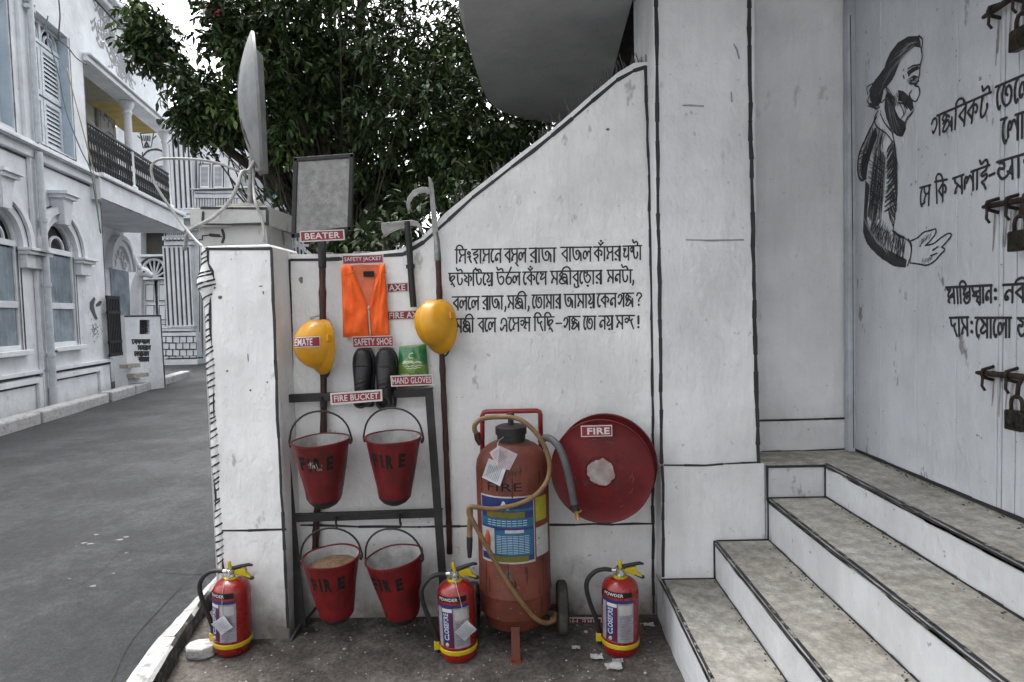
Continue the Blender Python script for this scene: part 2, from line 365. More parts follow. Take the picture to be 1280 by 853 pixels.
mat('canopy', (.42, .423, .425), .85, .10, 3, .3, 24, stain=(.27, .27, .265), samt=.6, sscale=1.8)
mat('canopy_lit_edge', (.55, .555, .56), .8, .15, 5)  # rim colour made paler than the underside so it looks lit
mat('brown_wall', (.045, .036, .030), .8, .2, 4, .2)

grain(MATS['slab'], 60., .70, 1.35); grain(MATS['tread'], 70., .90, 1.08)
D = 2.775      # the wall with the verse
YP = 2.655     # front of the house pilaster
# ------------------------------------------------------------------ ground
def sheet(name, a, b, m, kind='structure'):
    mb = MB(); mb.add([(a[0], a[1], a[2]), (b[0], a[1], a[2]), (b[0], b[1], a[2]), (a[0], b[1], a[2])], [(0, 1, 2, 3)])
    return tag(mb.build(name, m), kind=kind)
sheet('road', (-90, -60, -.012), (90, 150), 'asphalt')
KX = -1.54
mb = MB(); N = 14                                             # hand-laid slab, a little uneven
xs = [KX-.02+(.60-KX)*i/40 for i in range(41)]; ys = [-.6+(3.0+.6)*j/40 for j in range(41)]
vs = [(x, y, .004+.006*math.sin(3.1*x+2*y)*math.sin(4.3*y-x)) for y in ys for x in xs]
mb.add(vs, [(j*41+i, j*41+i+1, (j+1)*41+i+1, (j+1)*41+i) for j in range(40) for i in range(40)])
o = tag(mb.build('pavement', 'slab', smooth=True), kind='structure')
mb = MB()                                                     # cracks in the road: shallow tar seams
def crack(pts, wd): mb.ribbon([atZ(x, y, -.008) for x, y in pts], wd, (0, 0, 1), jit=.5)
crack(spline([(95, 735), (128, 712), (150, 690), (190, 668), (258, 655)], 6), .004)
crack(spline([(140, 850), (165, 800), (225, 735)], 5), .006)
crack(spline([(205, 716), (262, 718)], 4), .006)
tag(mb.build('road_crack', mat('tar', (.019, .020, .022), .9)), kind='structure')
# kerb: two white topped stones and the gap between them
def kerbstone(y0, y1, xl, xr, h):
    mb = MB(); rings = []; n_ = 26
    for i in range(n_+1):
        y = y0+(y1-y0)*i/n_; j = lambda s=.0025: random.uniform(-s, s); x0 = xl(y); x1 = xr(y)
        rings.append([(x0+j(), y, -.02), (x1+j(), y, -.02), (x1+j(), y, h-.012+j(.004)), (x1-.012+j(), y, h+j(.004)), (x0+.012+j(), y, h+j(.004)), (x0+j(), y, h-.012)])
    mb.loft(rings); o = mb.build('kerb', 'kerb_white', smooth=30)
    o.data.materials.append(MATS['kerb_dark'])
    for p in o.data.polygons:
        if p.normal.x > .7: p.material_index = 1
    return tag(o, kind='structure')
lin = lambda a, b: (lambda y: a[0]+(b[0]-a[0])*(y-a[1])/(b[1]-a[1]))
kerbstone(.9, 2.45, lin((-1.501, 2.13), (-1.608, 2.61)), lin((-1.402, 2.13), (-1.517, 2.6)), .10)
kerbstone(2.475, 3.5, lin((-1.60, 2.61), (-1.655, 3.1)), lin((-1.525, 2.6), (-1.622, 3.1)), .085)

# ------------------------------------------------------------------ the wall with the verse
top_px = [(340,318),(400,318),(450,317),(500,312),(526,298),(556,267),(590,239),(640,200),(690,162),(740,118),(772,91),(792,79),(812,77)]
tp = [at(x, y, D) for x, y in top_px]
L0 = -1.15; RW = .563
outline = [(L0, -.05), (RW, -.05), (RW, tp[-1].z)] + [(p.x, p.z) for p in reversed(tp[:-1])]
outline[-1] = (L0, tp[0].z)
wall = MB().poly([outline], lambda u, v, d: (u, D-d, v), .22).build('garden_wall', 'plaster_front')
tag(wall, 'low white plaster wall with sloping top and painted black verse', 'wall')
FN = (0, -1, 0)
def wpts(px, Y=D): return [at(x, y, Y-.0015) for x, y in px]
def wob(px, step=22, amp=.6):
    out = []
    for (x0, y0), (x1, y1) in zip(px, px[1:]):
        n_ = max(1, int(math.hypot(x1-x0, y1-y0)/step))
        for i in range(n_):
            t = i/n_; out.append((x0+(x1-x0)*t+random.uniform(-amp, amp), y0+(y1-y0)*t+random.uniform(-amp, amp)))
    return out+[px[-1]]
mb = MB()
mb.ribbon(wpts(wob([(363,325),(400,325),(450,323),(504,318),(530,303),(560,275),(592,247),(640,209),(690,170),(740,127),(772,100),(793,88),(807,84)])), .015, FN, jit=.3)
mb.ribbon(wpts(wob([(807,84),(811,219),(815,400),(816,520),(816,655),(817,766)])), .0125, FN, jit=.3)
mb.ribbon(wpts(wob([(362,326),(366,480),(371,640),(374,768)])), .012, FN, jit=.3)
mb.ribbon(wpts(wob([(370,657),(500,659),(600,657),(815,655)])), .010, FN, jit=.35)
mb.build('painted_outline', 'black_paint', wall)
verse = [
 [('isMhasen',569,627,312.5,311.5,16.5),('bs_l',630,658,311.5,311,16.5),('raja',661.5,695,310.8,310.3,17),('bajl',701,739.5,309.5,309.2,17),('kaNsr',742,776,309,308.4,17),('G1a',778.5,802,308,307.3,17)],
 [('ctfitey',561,616,342,341.5,15),('UTl',620.5,650.5,341,340.5,15.5),('ekNep',653.5,683.5,340.5,340,15.5),('m2IbueDar',688,752.5,339.5,338.5,16),('mnta,',758.5,793.5,338.2,337.6,15.5)],
 [('blel',565.5,599,371.5,371,16),('raja',602.5,629,370.7,370.3,16),(',',630,634,370,370,16),('m2I',634,658.5,370.3,369.8,16),(',',659,663,369.5,369.5,16),('ewamar',665,701,369.2,368.6,16.5),('jamay',705,743.5,368.4,367.8,16.5),('ekn',746,770.5,367.6,367.2,16.5),('g3',772,792,367,366.7,16.5),('?',795,803,366,366,16)],
 [('m2I',569,592.5,399,398.5,16.5),('bel',597,620,398.4,398,16.5),('Ees4',625,663,397.8,397.2,16.5),('idic',667,692.5,396.8,396.3,16.5),('-',694.5,702.5,396,396,16.5),('g3',704,725,396,395.8,16.5),('ewa',729,745,395.7,395.5,16.5),('ny',748.5,766.5,395.4,395.2,16),('m5',769.5,793,395,394.6,16),('!',796,800,394,394,16)],
]
for line in verse:
    mb = MB()
    for word, x0, x1, y0, y1, h in line:
        def e(u, v, x0=x0, x1=x1, y0=y0, y1=y1, h=h): return at(x0+(x1-x0)*u, y0+(y1-y0)*u+h*v, D-.0015)
        bengali(mb, word, e, .0072, FN)
    mb.build('verse_lettering', 'black_paint', wall)
# iron needles set in the sloping top
mb = MB()
for i in range(120):
    t = random.random(); k = 5+t*6.9; i0 = int(k); f = k-i0; p = tp[i0].lerp(tp[min(i0+1, 12)], f)
    if t < .35 and random.random() < .5: continue
    q = p+Vector((random.uniform(-.03, .02), random.uniform(.01, .08), random.uniform(.015, .075)))
    p = p+Vector((0, q.y-D, -.01)); q.y = p.y+random.uniform(-.02, .02)+D-D
    mb.tube([p, q], [.0026, .0013], 5)
mb.build('needle', mat('old_iron', (.10, .095, .09), .6, .2, 20, metal=.5), wall)
# dirty crumbs on the flat part of the wall top
mb = MB()
for i in range(34):
    x = random.uniform(-1.1, -.52); z = 1.683+.02*max(0, (x+.75))
    mb.ball((x, D+random.uniform(.03, .18), z), (random.uniform(.01, .035), random.uniform(.01, .03), random.uniform(.006, .02)), 7, 5)
mb.build('moss', 'mossy', wall, smooth=True)
# wall stains
mb = MB()
for (x, y, a, b) in ((409, 466, 4, 7), (640, 158, 4, 3), (760, 162, 3, 2), (446, 468, 5, 6), (376, 350, 4, 5)):
    c = at(x, y, D-.0012); mb.add([c+Vector((a*.0036*math.cos(k*.7854)*random.uniform(.6, 1), 0, b*.0036*math.sin(k*.7854)*random.uniform(.6, 1))) for k in range(8)], [tuple(range(8))])
tag(mb.build('stain', mat('stain', (.22, .21, .2), .9, .2, 30), wall), kind='stuff')

# ------------------------------------------------------------------ gate pier left of the wall
YQ = 2.60
pier = MB()
_tl, _tr, _br, _bl = at(258, 308, YQ), at(340, 308, YQ), at(361.5, 786, YQ), at(283, 790, YQ)
pl, pr = _tl.x, _tr.x; tz = _tl.z
pier.poly([[(_bl.x, -.05), (_br.x, -.05), (pr, tz-.012), (pr-.010, tz), (pl, tz)]], lambda u, v, d: (u, YQ-d, v), .30)
pier = pier.build('gate_pier', 'plaster_front', bevel=.006)
tag(pier, 'white rectangular gate pier with black painted border beside the lane', 'pier')
mb = MB()
def qpts(px): return [at(x, y, YQ-.0015) for x, y in px]
mb.ribbon(qpts(wob([(259,311),(300,311),(339,311)])), .013, FN, jit=.25)
mb.ribbon(qpts(wob([(339,311),(343,400),(346,500),(353,640),(360,784)])), .013, FN, jit=.25)
mb.ribbon(qpts(wob([(260,311),(260,331),(266,339),(267,350),(261,358),(263,420),(266,500),(267,560),(271,640),(275,690),(280,715)])), .011, FN, jit=.25)
mb.ribbon(qpts(wob([(276,664),(310,664),(357,662)])), .009, FN, jit=.3)
mb.build('painted_outline', 'black_paint', pier)
def ropex(z): return _bl.x+(_tl.x-_bl.x)*(z/tz)-.010               # rope moulding up the lane-side edge with a boss
mb = MB()
zs_ = [tz*i/60 for i in range(61)]
rr = [.017+.003*math.sin(z*17)+.022*math.exp(-((z-1.56)/.045)**2) for z in zs_]
mb.tube([(ropex(z), YQ+.012, z) for z in zs_], rr, 14)
mb.build('rope_moulding', 'plaster_front', pier, smooth=40)
mb = MB(); z = .02
while z < tz-.03:                                              # twisted black strands painted round the rope
    h = random.uniform(.016, .034); P = []
    for k in range(7):
        th = R(200+k*24); zz = z+h*k/6; r_ = .0185+.003*math.sin(zz*17)+.022*math.exp(-((zz-1.56)/.045)**2)
        P.append(Vector((ropex(zz)+r_*math.cos(th), YQ+.012+r_*math.sin(th), zz)))
    for k in range(6):
        n_ = Vector((math.cos(R(212+k*24)), math.sin(R(212+k*24)), 0)); mb.ribbon(P[k:k+2], random.uniform(.004, .009), n_, .0006)
    z += random.uniform(.016, .044)
mb.build('rope_stripe', 'black_paint', pier)
mb = MB()
for (x, y, a, b) in ((275, 372, 4, 3.2), (268, 360, 2.5, 1.5), (326, 358, 3, 1), (329, 366, 1.2, 3), (310, 447, .8, 7), (313, 488, 1.8, 1.8), (334, 478, 1.5, 1.5), (284, 464, 2, 1.5)):
    c = at(x, y, YQ-.001); mb.add([c+Vector((a*.0034*math.cos(k*.7854)*random.uniform(.6, 1), 0, b*.0034*math.sin(k*.7854)*random.uniform(.6, 1))) for k in range(8)], [tuple(range(8))])
tag(mb.build('scuff', mat('scuff', (.16, .155, .15), .9, .2, 30), pier), kind='stuff')

# moulded post behind the pier, with the pyramid cap
gx0, gx1 = at(249, 295, 2.98).x, at(334, 295, 2.98).x
post = thing('gate_post', 'square white post with pyramid cap and painted bugle behind the pier', 'gate post', ((gx0+gx1)/2, 3.15, 0))
mb = MB(); mb.box((gx0, 2.98, 0), (gx1, 3.32, at(300, 284, 2.98).z)); mb.build('shaft', 'plaster_old', post)
c0 = at(291, 283, 2.95); zt = at(291, 259, 2.95).z
mb = MB(); mb.box((gx0-.02, 2.94, c0.z), (gx1+.02, 3.42, zt)); mb.build('cap', 'plaster_old', post, bevel=.004)
mb = MB(); mx = (gx0+gx1)/2+.05
mb.add([(gx0, 2.96, zt), (gx1, 2.96, zt), (gx1, 3.36, zt), (gx0, 3.36, zt), (mx, 3.16, zt+.065)], [(0,1,4),(1,2,4),(2,3,4),(3,0,4)])
mb.build('cap_top', 'mossy', post)
mb = MB()
def gp(px): return [at(x, y, 2.938) for x, y in px]
mb.ribbon(gp(wob([(252,260),(290,260),(333,261)])), .013, FN, jit=.3)
mb.ribbon(gp(wob([(252,281),(290,281),(333,280)])), .012, FN, jit=.3)
mb.ribbon(gp([(334,264),(334.5,281)]), .016, FN)
mb.ribbon(gp([(254,266),(253.5,278)]), .014, FN)
gq = lambda px: [at(x, y, 2.978) for x, y in px]
mb.ribbon(gq([(249,300),(253,300),(253,295),(262,294),(277,296)]), .006, FN)
mb.ribbon(gq([(263,294),(274,295)]), .016, FN); mb.ribbon(gq(spline([(278,288),(280,296),(278,303)], 4)), .014, FN)
mb.build('painted_lines', 'black_paint', post)

# ------------------------------------------------------------------ white house on the right: pilaster, recess, door
house = thing('white_house', 'white plastered house front with pilaster and recessed wooden door', 'house', (1.0, 2.9, 0))
mat('plaster_house2', (.56, .575, .59))
Z1, Z2, Z3, Z4 = .222, .388, .570, .714
PX1 = .976
HT = 4.6
MB().box((.557, YP, -.05), (PX1, 3.12, HT)).build('pilaster', 'plaster_house', house, bevel=.004)
mb = MB(); zb = at(890, 581, YP-.012).z
mb.box((.553, YP-.014, -.05), (PX1+.022, YP+.1, zb)); mb.build('pilaster_base', 'plaster_house', house, bevel=.004)
YR = 2.895; DX = 1.488
MB().box((PX1+.001, YR, .3), (DX+.25, 3.1, HT)).build('recess_wall', 'plaster_house', house)
zs = at(1005, 526, YR).z
MB().box((PX1+.002, YR-.006, .3), (DX-.002, YR+.05, zs)).build('skirting', 'plaster_house', house)
# long side wall that holds the door
DTOP = 2.80; DY0, DY1 = 1.42, YR-.05
sw = MB()
sw.box((DX+.012, DY1, .3), (DX+.25, YR+.1, HT)); sw.box((DX+.012, -1.2, .3), (DX+.25, DY0, HT)); sw.box((DX+.012, DY0, DTOP), (DX+.25, DY1, HT))
sw.build('side_wall', 'plaster_house', house)
mb = MB()
hp = lambda px: [at(x, y, YP-.0155 if y > 581 else YP-.0015) for x, y in px]
mb.ribbon(hp(wob([(820,-14),(822,200),(825,400),(827,579)])), .015, FN, jit=.3)
mb.ribbon(hp(wob([(936,-14),(939,200),(944,420),(948,579)])), .017, FN, jit=.3)
mb.ribbon([p+Vector((0, -.016, 0)) for p in hp(wob([(829,580.5),(880,581),(948,577)]))], .008, FN, jit=.3)
mb.ribbon(hp(wob([(828,583),(829,650),(829,720)])), .013, FN, jit=.3)
rp = lambda px: [at(x, y, YR-.0075) for x, y in px]
mb.ribbon(rp(wob([(950,526),(1000,525),(1060,523)])), .009, FN, jit=.3)
mb.ribbon(rp(wob([(1056.5,-8),(1058,200),(1060,400),(1061,560)])), .011, FN, jit=.3)
mb.ribbon(rp(wob([(952,565),(1000,564),(1061,561)])), .008, FN, jit=.3)
mb.build('painted_outline', 'black_paint', house)
mb = MB()
for px in ([(853,132),(862,132),(880,133)], [(857,300),(890,301),(930,300)], [(917,55),(921,62),(924,74)], [(914,115),(915,128)]):
    mb = MB(); mb.ribbon([at(x, y, YP-.001) for x, y in px], .009, FN, taper=True); mb.build('scratch', 'grey_ink', house)

# unseen upper floor added to the house to shade steps and door
UX = .30
mb = MB(); mb.box((UX, -1.2, 3.45), (DX+.011, YP-.02, 3.60)); mb.build('added_shade_slab', 'plaster_house', house, bevel=.01)
mb = MB(); mb.box((UX+.05, -1.2, 3.601), (UX+.2, YP-.02, 7.0)); mb.build('upper_wall', 'plaster_house', house)  # added above the slab, out of view, for the same shade
# wooden double door
plaster('door_wood', (.535, .56, .59), dirt=(.12, .11, .10), scuff=.75)
mat('door_wood_trim', (.46, .495, .53), .7, .15, 6, .3, 40, streak=True)
seams = [DY1]+[atX(x, y, DX).y for x, y in ((1101, 200), (1146, 250), (1196, 300), (1247, 400), (1253, 400))]+[1.92, 1.67, DY0]
mb = MB()
for i, (a, b) in enumerate(zip(seams, seams[1:])):
    g_ = .0022 if i not in (4, 5) else .005
    mb.box((DX, b+g_/2, Z4+.006), (DX+.035, a-g_/2, DTOP), None)
    DOORB = i
door = mb.build('door', 'door_wood', house, bevel=.0025, seg=1)
mb = MB(); mb.box((DX+.03, DY0, Z4+.004), (DX+.034, DY1, DTOP-.001)); mb.build('shadow_gap', mat('gap', (.02, .02, .02), .9), door)
mb = MB(); mb.box((DX-.03, DY1-.001, Z4+.002), (DX+.011, YR-.008, DTOP+.05)); mb.box((DX-.03, DY0, DTOP+.001), (DX+.011, DY1, DTOP+.05))
mb.build('door_frame', 'door_wood_trim', house, bevel=.004)
DN = (-1, 0, 0)
def dp(px): return [atX(x, y, DX-.0015) for x, y in px]
mb = MB(); mb.ribbon([atX(x, y, DX-.0325) for x, y in ((1063, 20), (1066, 300), (1067, 560))], .006, DN, jit=.4)
mb.build('painted_outline', 'black_paint', house); mb = MB(); mb.ribbon([Vector((DX-.0015, y_, Z4+.012)) for y_ in (DY1, 2.6, 2.35, 2.1, 1.9, DY0)], .014, DN, jit=.4)
mb.build('painted_outline', 'black_paint', door)
def dword(mb, word, a, b, c, d, wd=.0092, lift=.0015):
    """headline start/end, base start/end, in the picture"""
    def e(u, v):
        p0 = Vector(a).lerp(Vector(b), u); p1 = Vector(c).lerp(Vector(d), u); p = p0.lerp(p1, v); return atX(p.x, p.y, DX-lift)
    bengali(mb, word, e, wd, DN)
for words in (
    [('g3ibkt', (1163,148.5),(1239,115.5),(1164.5,172),(1234,146)), ('ewel', (1244.5,109),(1289,90),(1245,138.5),(1287,122))],
    [('eza', (1251,150),(1281,140),(1252,181),(1280.5,171)), ('en', (1289,137),(1310,130),(1289,168),(1310,162))],
    [('es', (1150,235),(1163,231.5),(1149.5,258.5),(1162,256)), ('ik', (1168.5,227.5),(1184,224.5),(1169.5,254),(1183,250)), ('mzaH', (1191,223.5),(1237,206.5),(1192,244.5),(1236,232)), ('-', (1236,207),(1244,204),(1236,232),(1244,229)), ('Ah', (1246,203),(1293,189),(1247,227),(1293,217))],
    [('6ai78an', (1182.5,359.5),(1240,356.8),(1184,379),(1240,377.8)), (':', (1242,357),(1247,357),(1242,377),(1247,377)), ('nbI', (1254,356.5),(1287,354.5),(1254,378),(1287,377))],
    [('dam', (1187,397.5),(1210.5,396.8),(1188,420),(1211,419)), (':', (1212,397),(1218,397),(1212,419),(1218,419)), ('eSaela', (1219,397.5),(1264,397.5),(1219,422),(1264,421)), ('Ana', (1272,398),(1312,398),(1272,422),(1312,422))]):
    mb = MB()
    for wd_ in words: dword(mb, *wd_)
    mb.build('notice_lettering', 'black_paint', door)

# painted man: generic ink caricature with beard and open hand
zx = lambda P: [(1060+x/2.664, 30+y/2.664) for x, y in P]
ink = MB()
def fill(P, lift=.0010):
    q = zx(P); pts = [atX(x, y, DX-lift) for x, y in q]
    tri = tessellate_polygon([[Vector((p.y, p.z, 0)) for p in pts]]); ink.add(pts, [tuple(t) for t in tri])
def line(P, wd=.004, k=4): ink.ribbon(spline([atX(x, y, DX-.0018) for x, y in zx(P)], k), wd, DN, jit=.3)
fill([(236,40),(241,62),(243,80),(222,76),(205,88),(186,104),(172,128),(160,160),(148,186),(132,206),(118,222),(112,246),(96,272),(80,268),(72,240),(76,212),(90,186),(108,168),(120,150),(126,128),(140,96),(166,62),(200,42)])
fill([(124,240),(133,226),(144,240),(150,262),(158,288),(170,312),(188,326),(193,350),(182,376),(162,373),(142,350),(128,316),(121,282)])
fill([(166,220),(184,224),(202,240),(215,258),(219,280),(209,292),(198,276),(184,264),(171,256)], .0012)
fill([(100,184),(84,196),(70,220),(73,250),(84,270),(99,277),(111,258),(118,226)], .0013)
fill([(212,177),(221,172),(227,181),(217,189)], .0013)
for P in ([(82,198),(64,212),(66,236)], [(72,238),(66,258),(78,276)], [(84,268),(92,284),(106,276)], [(236,40),(248,52),(246,80)], [(206,196),(220,200),(236,190)], [(200,150),(216,140),(240,136)], [(120,150),(104,172),(92,188)]): line(P, .006)
fill([(196,160),(214,146),(232,140),(240,148),(226,156),(210,166),(202,178)])
for P in ([(243,80),(247,110),(240,140),(238,170),(230,196),(222,206)], [(222,206),(236,212),(238,234),(226,258),(212,252),(204,236),(212,222)], [(206,182),(220,174),(232,178)], [(208,190),(222,186)],
          [(184,172),(187,182)], [(112,224),(104,240),(110,262),(122,252)], [(170,262),(186,268),(198,282)],
          [(100,290),(88,312),(92,336),(108,352),(128,366),(148,392)], [(108,300),(122,330),(150,364)], [(148,364),(158,420),(162,480),(163,560),(158,620),(150,690)],
          [(206,724),(232,712),(252,694),(274,688),(292,684),(290,700),(276,720),(258,738)], [(258,738),(284,732),(310,712),(334,698),(344,704),(330,724),(312,744)], [(312,744),(322,752),(304,772),(296,784)], [(304,772),(286,792),(262,804),(236,800),(206,796)], [(282,754),(300,742)], [(276,772),(296,764)],
          [(186,712),(206,730),(210,764),(198,806)], [(200,716),(212,740),(206,790)]): line(P, .0058)
for P in ([(94,310),(60,380),(36,440),(34,500),(48,522),(58,500)], [(150,690),(168,704),(186,712)], [(52,690),(66,730),(104,770),(150,800),(190,808)]): line(P, .011)
fill([(66,420),(78,372),(92,346),(98,372),(80,420),(66,470),(60,518),(50,524),(42,500),(46,450)], .0014)
fill([(58,520),(72,540),(66,600),(62,650),(78,700),(100,730),(130,752),(168,770),(196,786),(192,810),(150,802),(104,774),(66,734),(50,690),(54,600)])
def hatch(A, B, n, wd, jit=4., bow=0.):
    A = spline([Vector((*p, 0)) for p in A], 8); B = spline([Vector((*p, 0)) for p in B], 8)
    for i in range(n):
        t = min(.999, max(0, (i+random.uniform(-.4, .4))/n)); a = A[int(t*(len(A)-1))]; b = B[int(t*(len(B)-1))]; m_ = a.lerp(b, .5)
        j = lambda: random.uniform(-jit, jit)
        ink.ribbon(spline([atX(x, y, DX-.0022) for x, y in zx([(a.x+j(), a.y+j()), (m_.x+j()+bow, m_.y+j()), (b.x+j(), b.y+j())])], 3), wd*random.uniform(.6, 1.3), DN, 0, taper=True)
hatch([(90,410),(110,420),(124,440)], [(66,640),(84,660),(112,640)], 34, .0042, 5)            # sleeve
hatch([(78,430),(70,520),(66,600)], [(124,470),(112,560),(104,640)], 40, .0032, 5)
hatch([(84,650),(130,690),(190,712)], [(74,700),(120,750),(192,800)], 44, .0042, 5)
hatch([(100,640),(150,690),(200,720)], [(80,690),(130,730),(196,770)], 30, .003, 5)
hatch([(60,390),(90,345),(130,360)], [(40,500),(70,430),(120,420)], 34, .004, 5)              # back and shoulder
hatch([(40,430),(34,480),(50,530)], [(66,410),(60,470),(64,520)], 22, .004, 5)
hatch([(150,392),(162,470),(160,620)], [(128,430),(130,520),(120,640)], 74, .0044, 4)
hatch([(150,392),(150,470),(140,560),(132,640)], [(162,470),(163,540),(160,620),(150,690)], 40, .0042, 4)         # waistcoat
hatch([(120,200),(128,230),(126,262)], [(150,236),(150,262),(140,280)], 16, .003, 3)
hatch([(150,350),(165,372),(184,380)], [(142,330),(168,340),(190,350)], 14, .004, 4)
hatch([(188,344),(206,300),(222,282)], [(176,372),(190,330),(206,300)], 14, .003, 4)
hatch([(132,236),(150,238),(168,228)], [(146,262),(160,276),(176,262)], 14, .003, 4)
line([(168,262),(178,276),(186,300),(178,314)], .0045); line([(184,268),(192,288),(188,304)], .0035)
hatch([(64,276),(72,262),(78,240)], [(92,286),(98,270),(106,246)], 14, .0045, 5)
hatch([(196,186),(210,180),(230,186)], [(206,206),(218,202),(232,204)], 8, .0022, 2)
hatch([(240,720),(262,700),(286,692)], [(236,744),(252,728),(276,716)], 9, .0022, 3); hatch([(250,780),(270,776),(286,770)], [(246,800),(262,796),(278,786)], 8, .0022, 3)
ink.build('painted_man', 'black_paint', door)
# grey wash over the drawn hair so that strands read
ink = MB()
hatch([(232,58),(226,64),(214,76),(196,88)], [(190,72),(150,118),(118,196),(92,262)], 7, .0020, 5, -6)
hatch([(214,60),(200,70)], [(176,104),(164,120)], 5, .0018, 3, -4)
hatch([(128,250),(140,256),(150,290)], [(146,350),(166,366),(184,350)], 6, .0018, 4)
hatch([(52,640),(80,700),(120,745)], [(70,690),(104,735),(150,780)], 16, .0026, 4)
ink.build('hair_strands', mat('pale_ink', (.30, .32, .34), .8, .2, 20), door)

# ------------------------------------------------------------------ steps
steps = thing('steps', 'four worn concrete steps with white risers up to the door', 'steps', (.9, 2, 0))
SX = [.549, .780, 1.012, 1.256]; SZ = [Z1, Z2, Z3, Z4]; Y0s = .0; SYB = YP-.015
mbr = MB(); mbt = MB()
def run(mb, x0, x1, y0, y1, z0, z1):
    n_ = 40; rings = []
    for i in range(n_+1):
        y = y0+(y1-y0)*i/n_; j = (lambda: random.uniform(-.0022, .0022))
        rings.append([(x0+j(), y, z0), (x1, y, z0), (x1, y, z1), (x0+.003, y, z1+j()*.5), (x0+j(), y, z1-.003+j()*.5)])
    mb.loft(rings)
for i in range(4):
    x1 = SX[i+1]+.02 if i < 3 else DX+.02
    z0 = -.05 if i == 0 else SZ[i-1]-.02
    run(mbr, SX[i], x1, Y0s, SYB-.002 if i < 3 else YP-.010, z0, SZ[i]-.004)
    x1t = SX[i+1]+.004 if i < 3 else DX+.010
    n_ = 34; vs = []
    for k in range(n_+1):
        y = Y0s+(SYB-.004-Y0s)*k/n_
        vs += [(SX[i]+.004+random.uniform(-.002, .002), y, SZ[i]+.0005), (x1t, y, SZ[i]+.0005)]
    mbt.add(vs, [(2*k, 2*k+1, 2*k+3, 2*k+2) for k in range(n_)])
run(mbr, PX1+.026, DX+.02, YP-.010, YR-.004, .3, Z4-.004)
mbt.box((PX1+.026, YP-.012, Z4-.003), (DX+.010, YR-.008, Z4+.001))
plaster('riser', (.62, .635, .65), base_dirt=0, scuff=.6)
mbr.build('riser', 'riser', steps); mbt.build('tread', 'tread', steps)
mb = MB()
for i in range(4):
    yb = SYB-.003
    ys_ = [yb-(yb-.3)*k/26 for k in range(27)]
    if i == 3: ys_ = [YP-.012]+ys_[1:]
    mb.ribbon([Vector((SX[i]-.003, y, SZ[i]-.006)) for y in ys_], .011, (-1, 0, 0), .002, jit=.35)      # painted nosing, front and top
    mb.ribbon([Vector((SX[i]+.004, y, SZ[i]+.0025)) for y in ys_], .012, (0, 0, 1), .0, jit=.3)
    if i: mb.ribbon([Vector((SX[i]-.0035, y, SZ[i-1]+.005)) for y in ys_], .009, (-1, 0, 0), 0, jit=.4)
for i in range(1, 3): mb.ribbon([(SX[i]-.002, SYB-.0, SZ[i-1]), (SX[i]-.002, SYB-.0, SZ[i])], .010, FN, .003)
for i in range(1, 3): mb.ribbon([(SX[i-1]+.01, SYB-.001, SZ[i-1]+.004), (SX[i]-.004, SYB-.001, SZ[i-1]+.004)], .007, FN, .003, jit=.3)
ycf = YP-.0155
x3 = PX1+.030
mb.ribbon([(x3, ycf, Z3+.004), (SX[3]-.002, ycf, Z3+.004)], .007, FN, .002, jit=.3)
mb.ribbon([(x3, ycf, Z3), (x3, ycf, Z4-.005), (SX[3]-.002, ycf, Z4-.006), (SX[3]-.002, ycf, Z3)], .012, FN, .0025, jit=.3)
mb.build('painted_edge', 'black_paint', steps)
mb = MB()
for i in range(4):
    for k in range(26):
        y = random.uniform(.7, SYB-.05); r_ = random.uniform(.003, .011); zz = SZ[i]+.0036
        mb.add([(SX[i]+.004+r_*.8*math.cos(q)*random.uniform(.5, 1), y+r_*1.5*math.sin(q)*random.uniform(.5, 1), zz) for q in [.9*j for j in range(7)]], [tuple(range(7))])
        mb.add([(SX[i]-.0062, y+random.uniform(-.2, .2)+r_*1.6*math.cos(q)*random.uniform(.5, 1), SZ[i]-.012+r_*.7*math.sin(q)*random.uniform(.5, 1)) for q in [.9*j for j in range(7)]], [tuple(range(7))])
tag(mb.build('chipped_edge', mat('chip', (.33, .315, .28), .9, .3, 40), steps), kind='stuff')
mb = MB()
for i in range(4):                                              # grit swept into the inner corners of the treads
    x1 = SX[i+1] if i < 3 else DX
    for k in range(90):
        y = random.uniform(.8, SYB-.02); x = x1-abs(random.gauss(0, .016))-.006; r_ = random.uniform(.0012, .004)
        mb.ball((x, y, SZ[i]+.0015+r_*.3), (r_, r_*1.3, r_*.6), 5, 4)
tag(mb.build('grit', mat('dark_grit', (.09, .075, .06), .95, .3, 60), steps), kind='stuff')
# front riser of the landing beside the pilaster
# ------------------------------------------------------------------ dark house behind the wall with its rounded balcony slab
dark = thing('shaded_house', 'dark brown house wall behind with rounded grey balcony slab overhead', 'house', (.9, 5, 0))
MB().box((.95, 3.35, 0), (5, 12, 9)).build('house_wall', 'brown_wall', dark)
zc = 3.0
far_l = atZ(604, 85, zc); far_r = atZ(757, 85, zc)
prof = [(578,-40),(581,10),(588,40),(596,68),(604,92),(614,108),(632,121),(660,130),(690,134),(720,134),(744,126),(757,104),(764,76),(772,40),(782,0),(792,-40)]
pts = [atZ(x, y, zc) for x, y in prof]
near = 1.2
lo = [(pts[0].x, near)]+[(p.x, p.y) for p in spline([Vector((p.x, p.y, 0)) for p in pts], 4)]+[(pts[-1].x, near)]
mb = MB().poly([lo], lambda u, v, d: (u, v, zc+.02-d), -.14); mb.build('balcony_slab', 'canopy', dark)
cxm = sum(p[0] for p in lo)/len(lo)
ring = []
for (x, y) in lo:
    ring.append([(x, y, zc), (x, y, zc+.15), (x+(.02 if x > cxm else -.02), y+.015, zc+.15), (x+(.03 if x > cxm else -.03), y+.022, zc-.006)])
mb = MB(); mb.loft(ring); mb.build('slab_rim', 'canopy_lit_edge', dark, smooth=30)
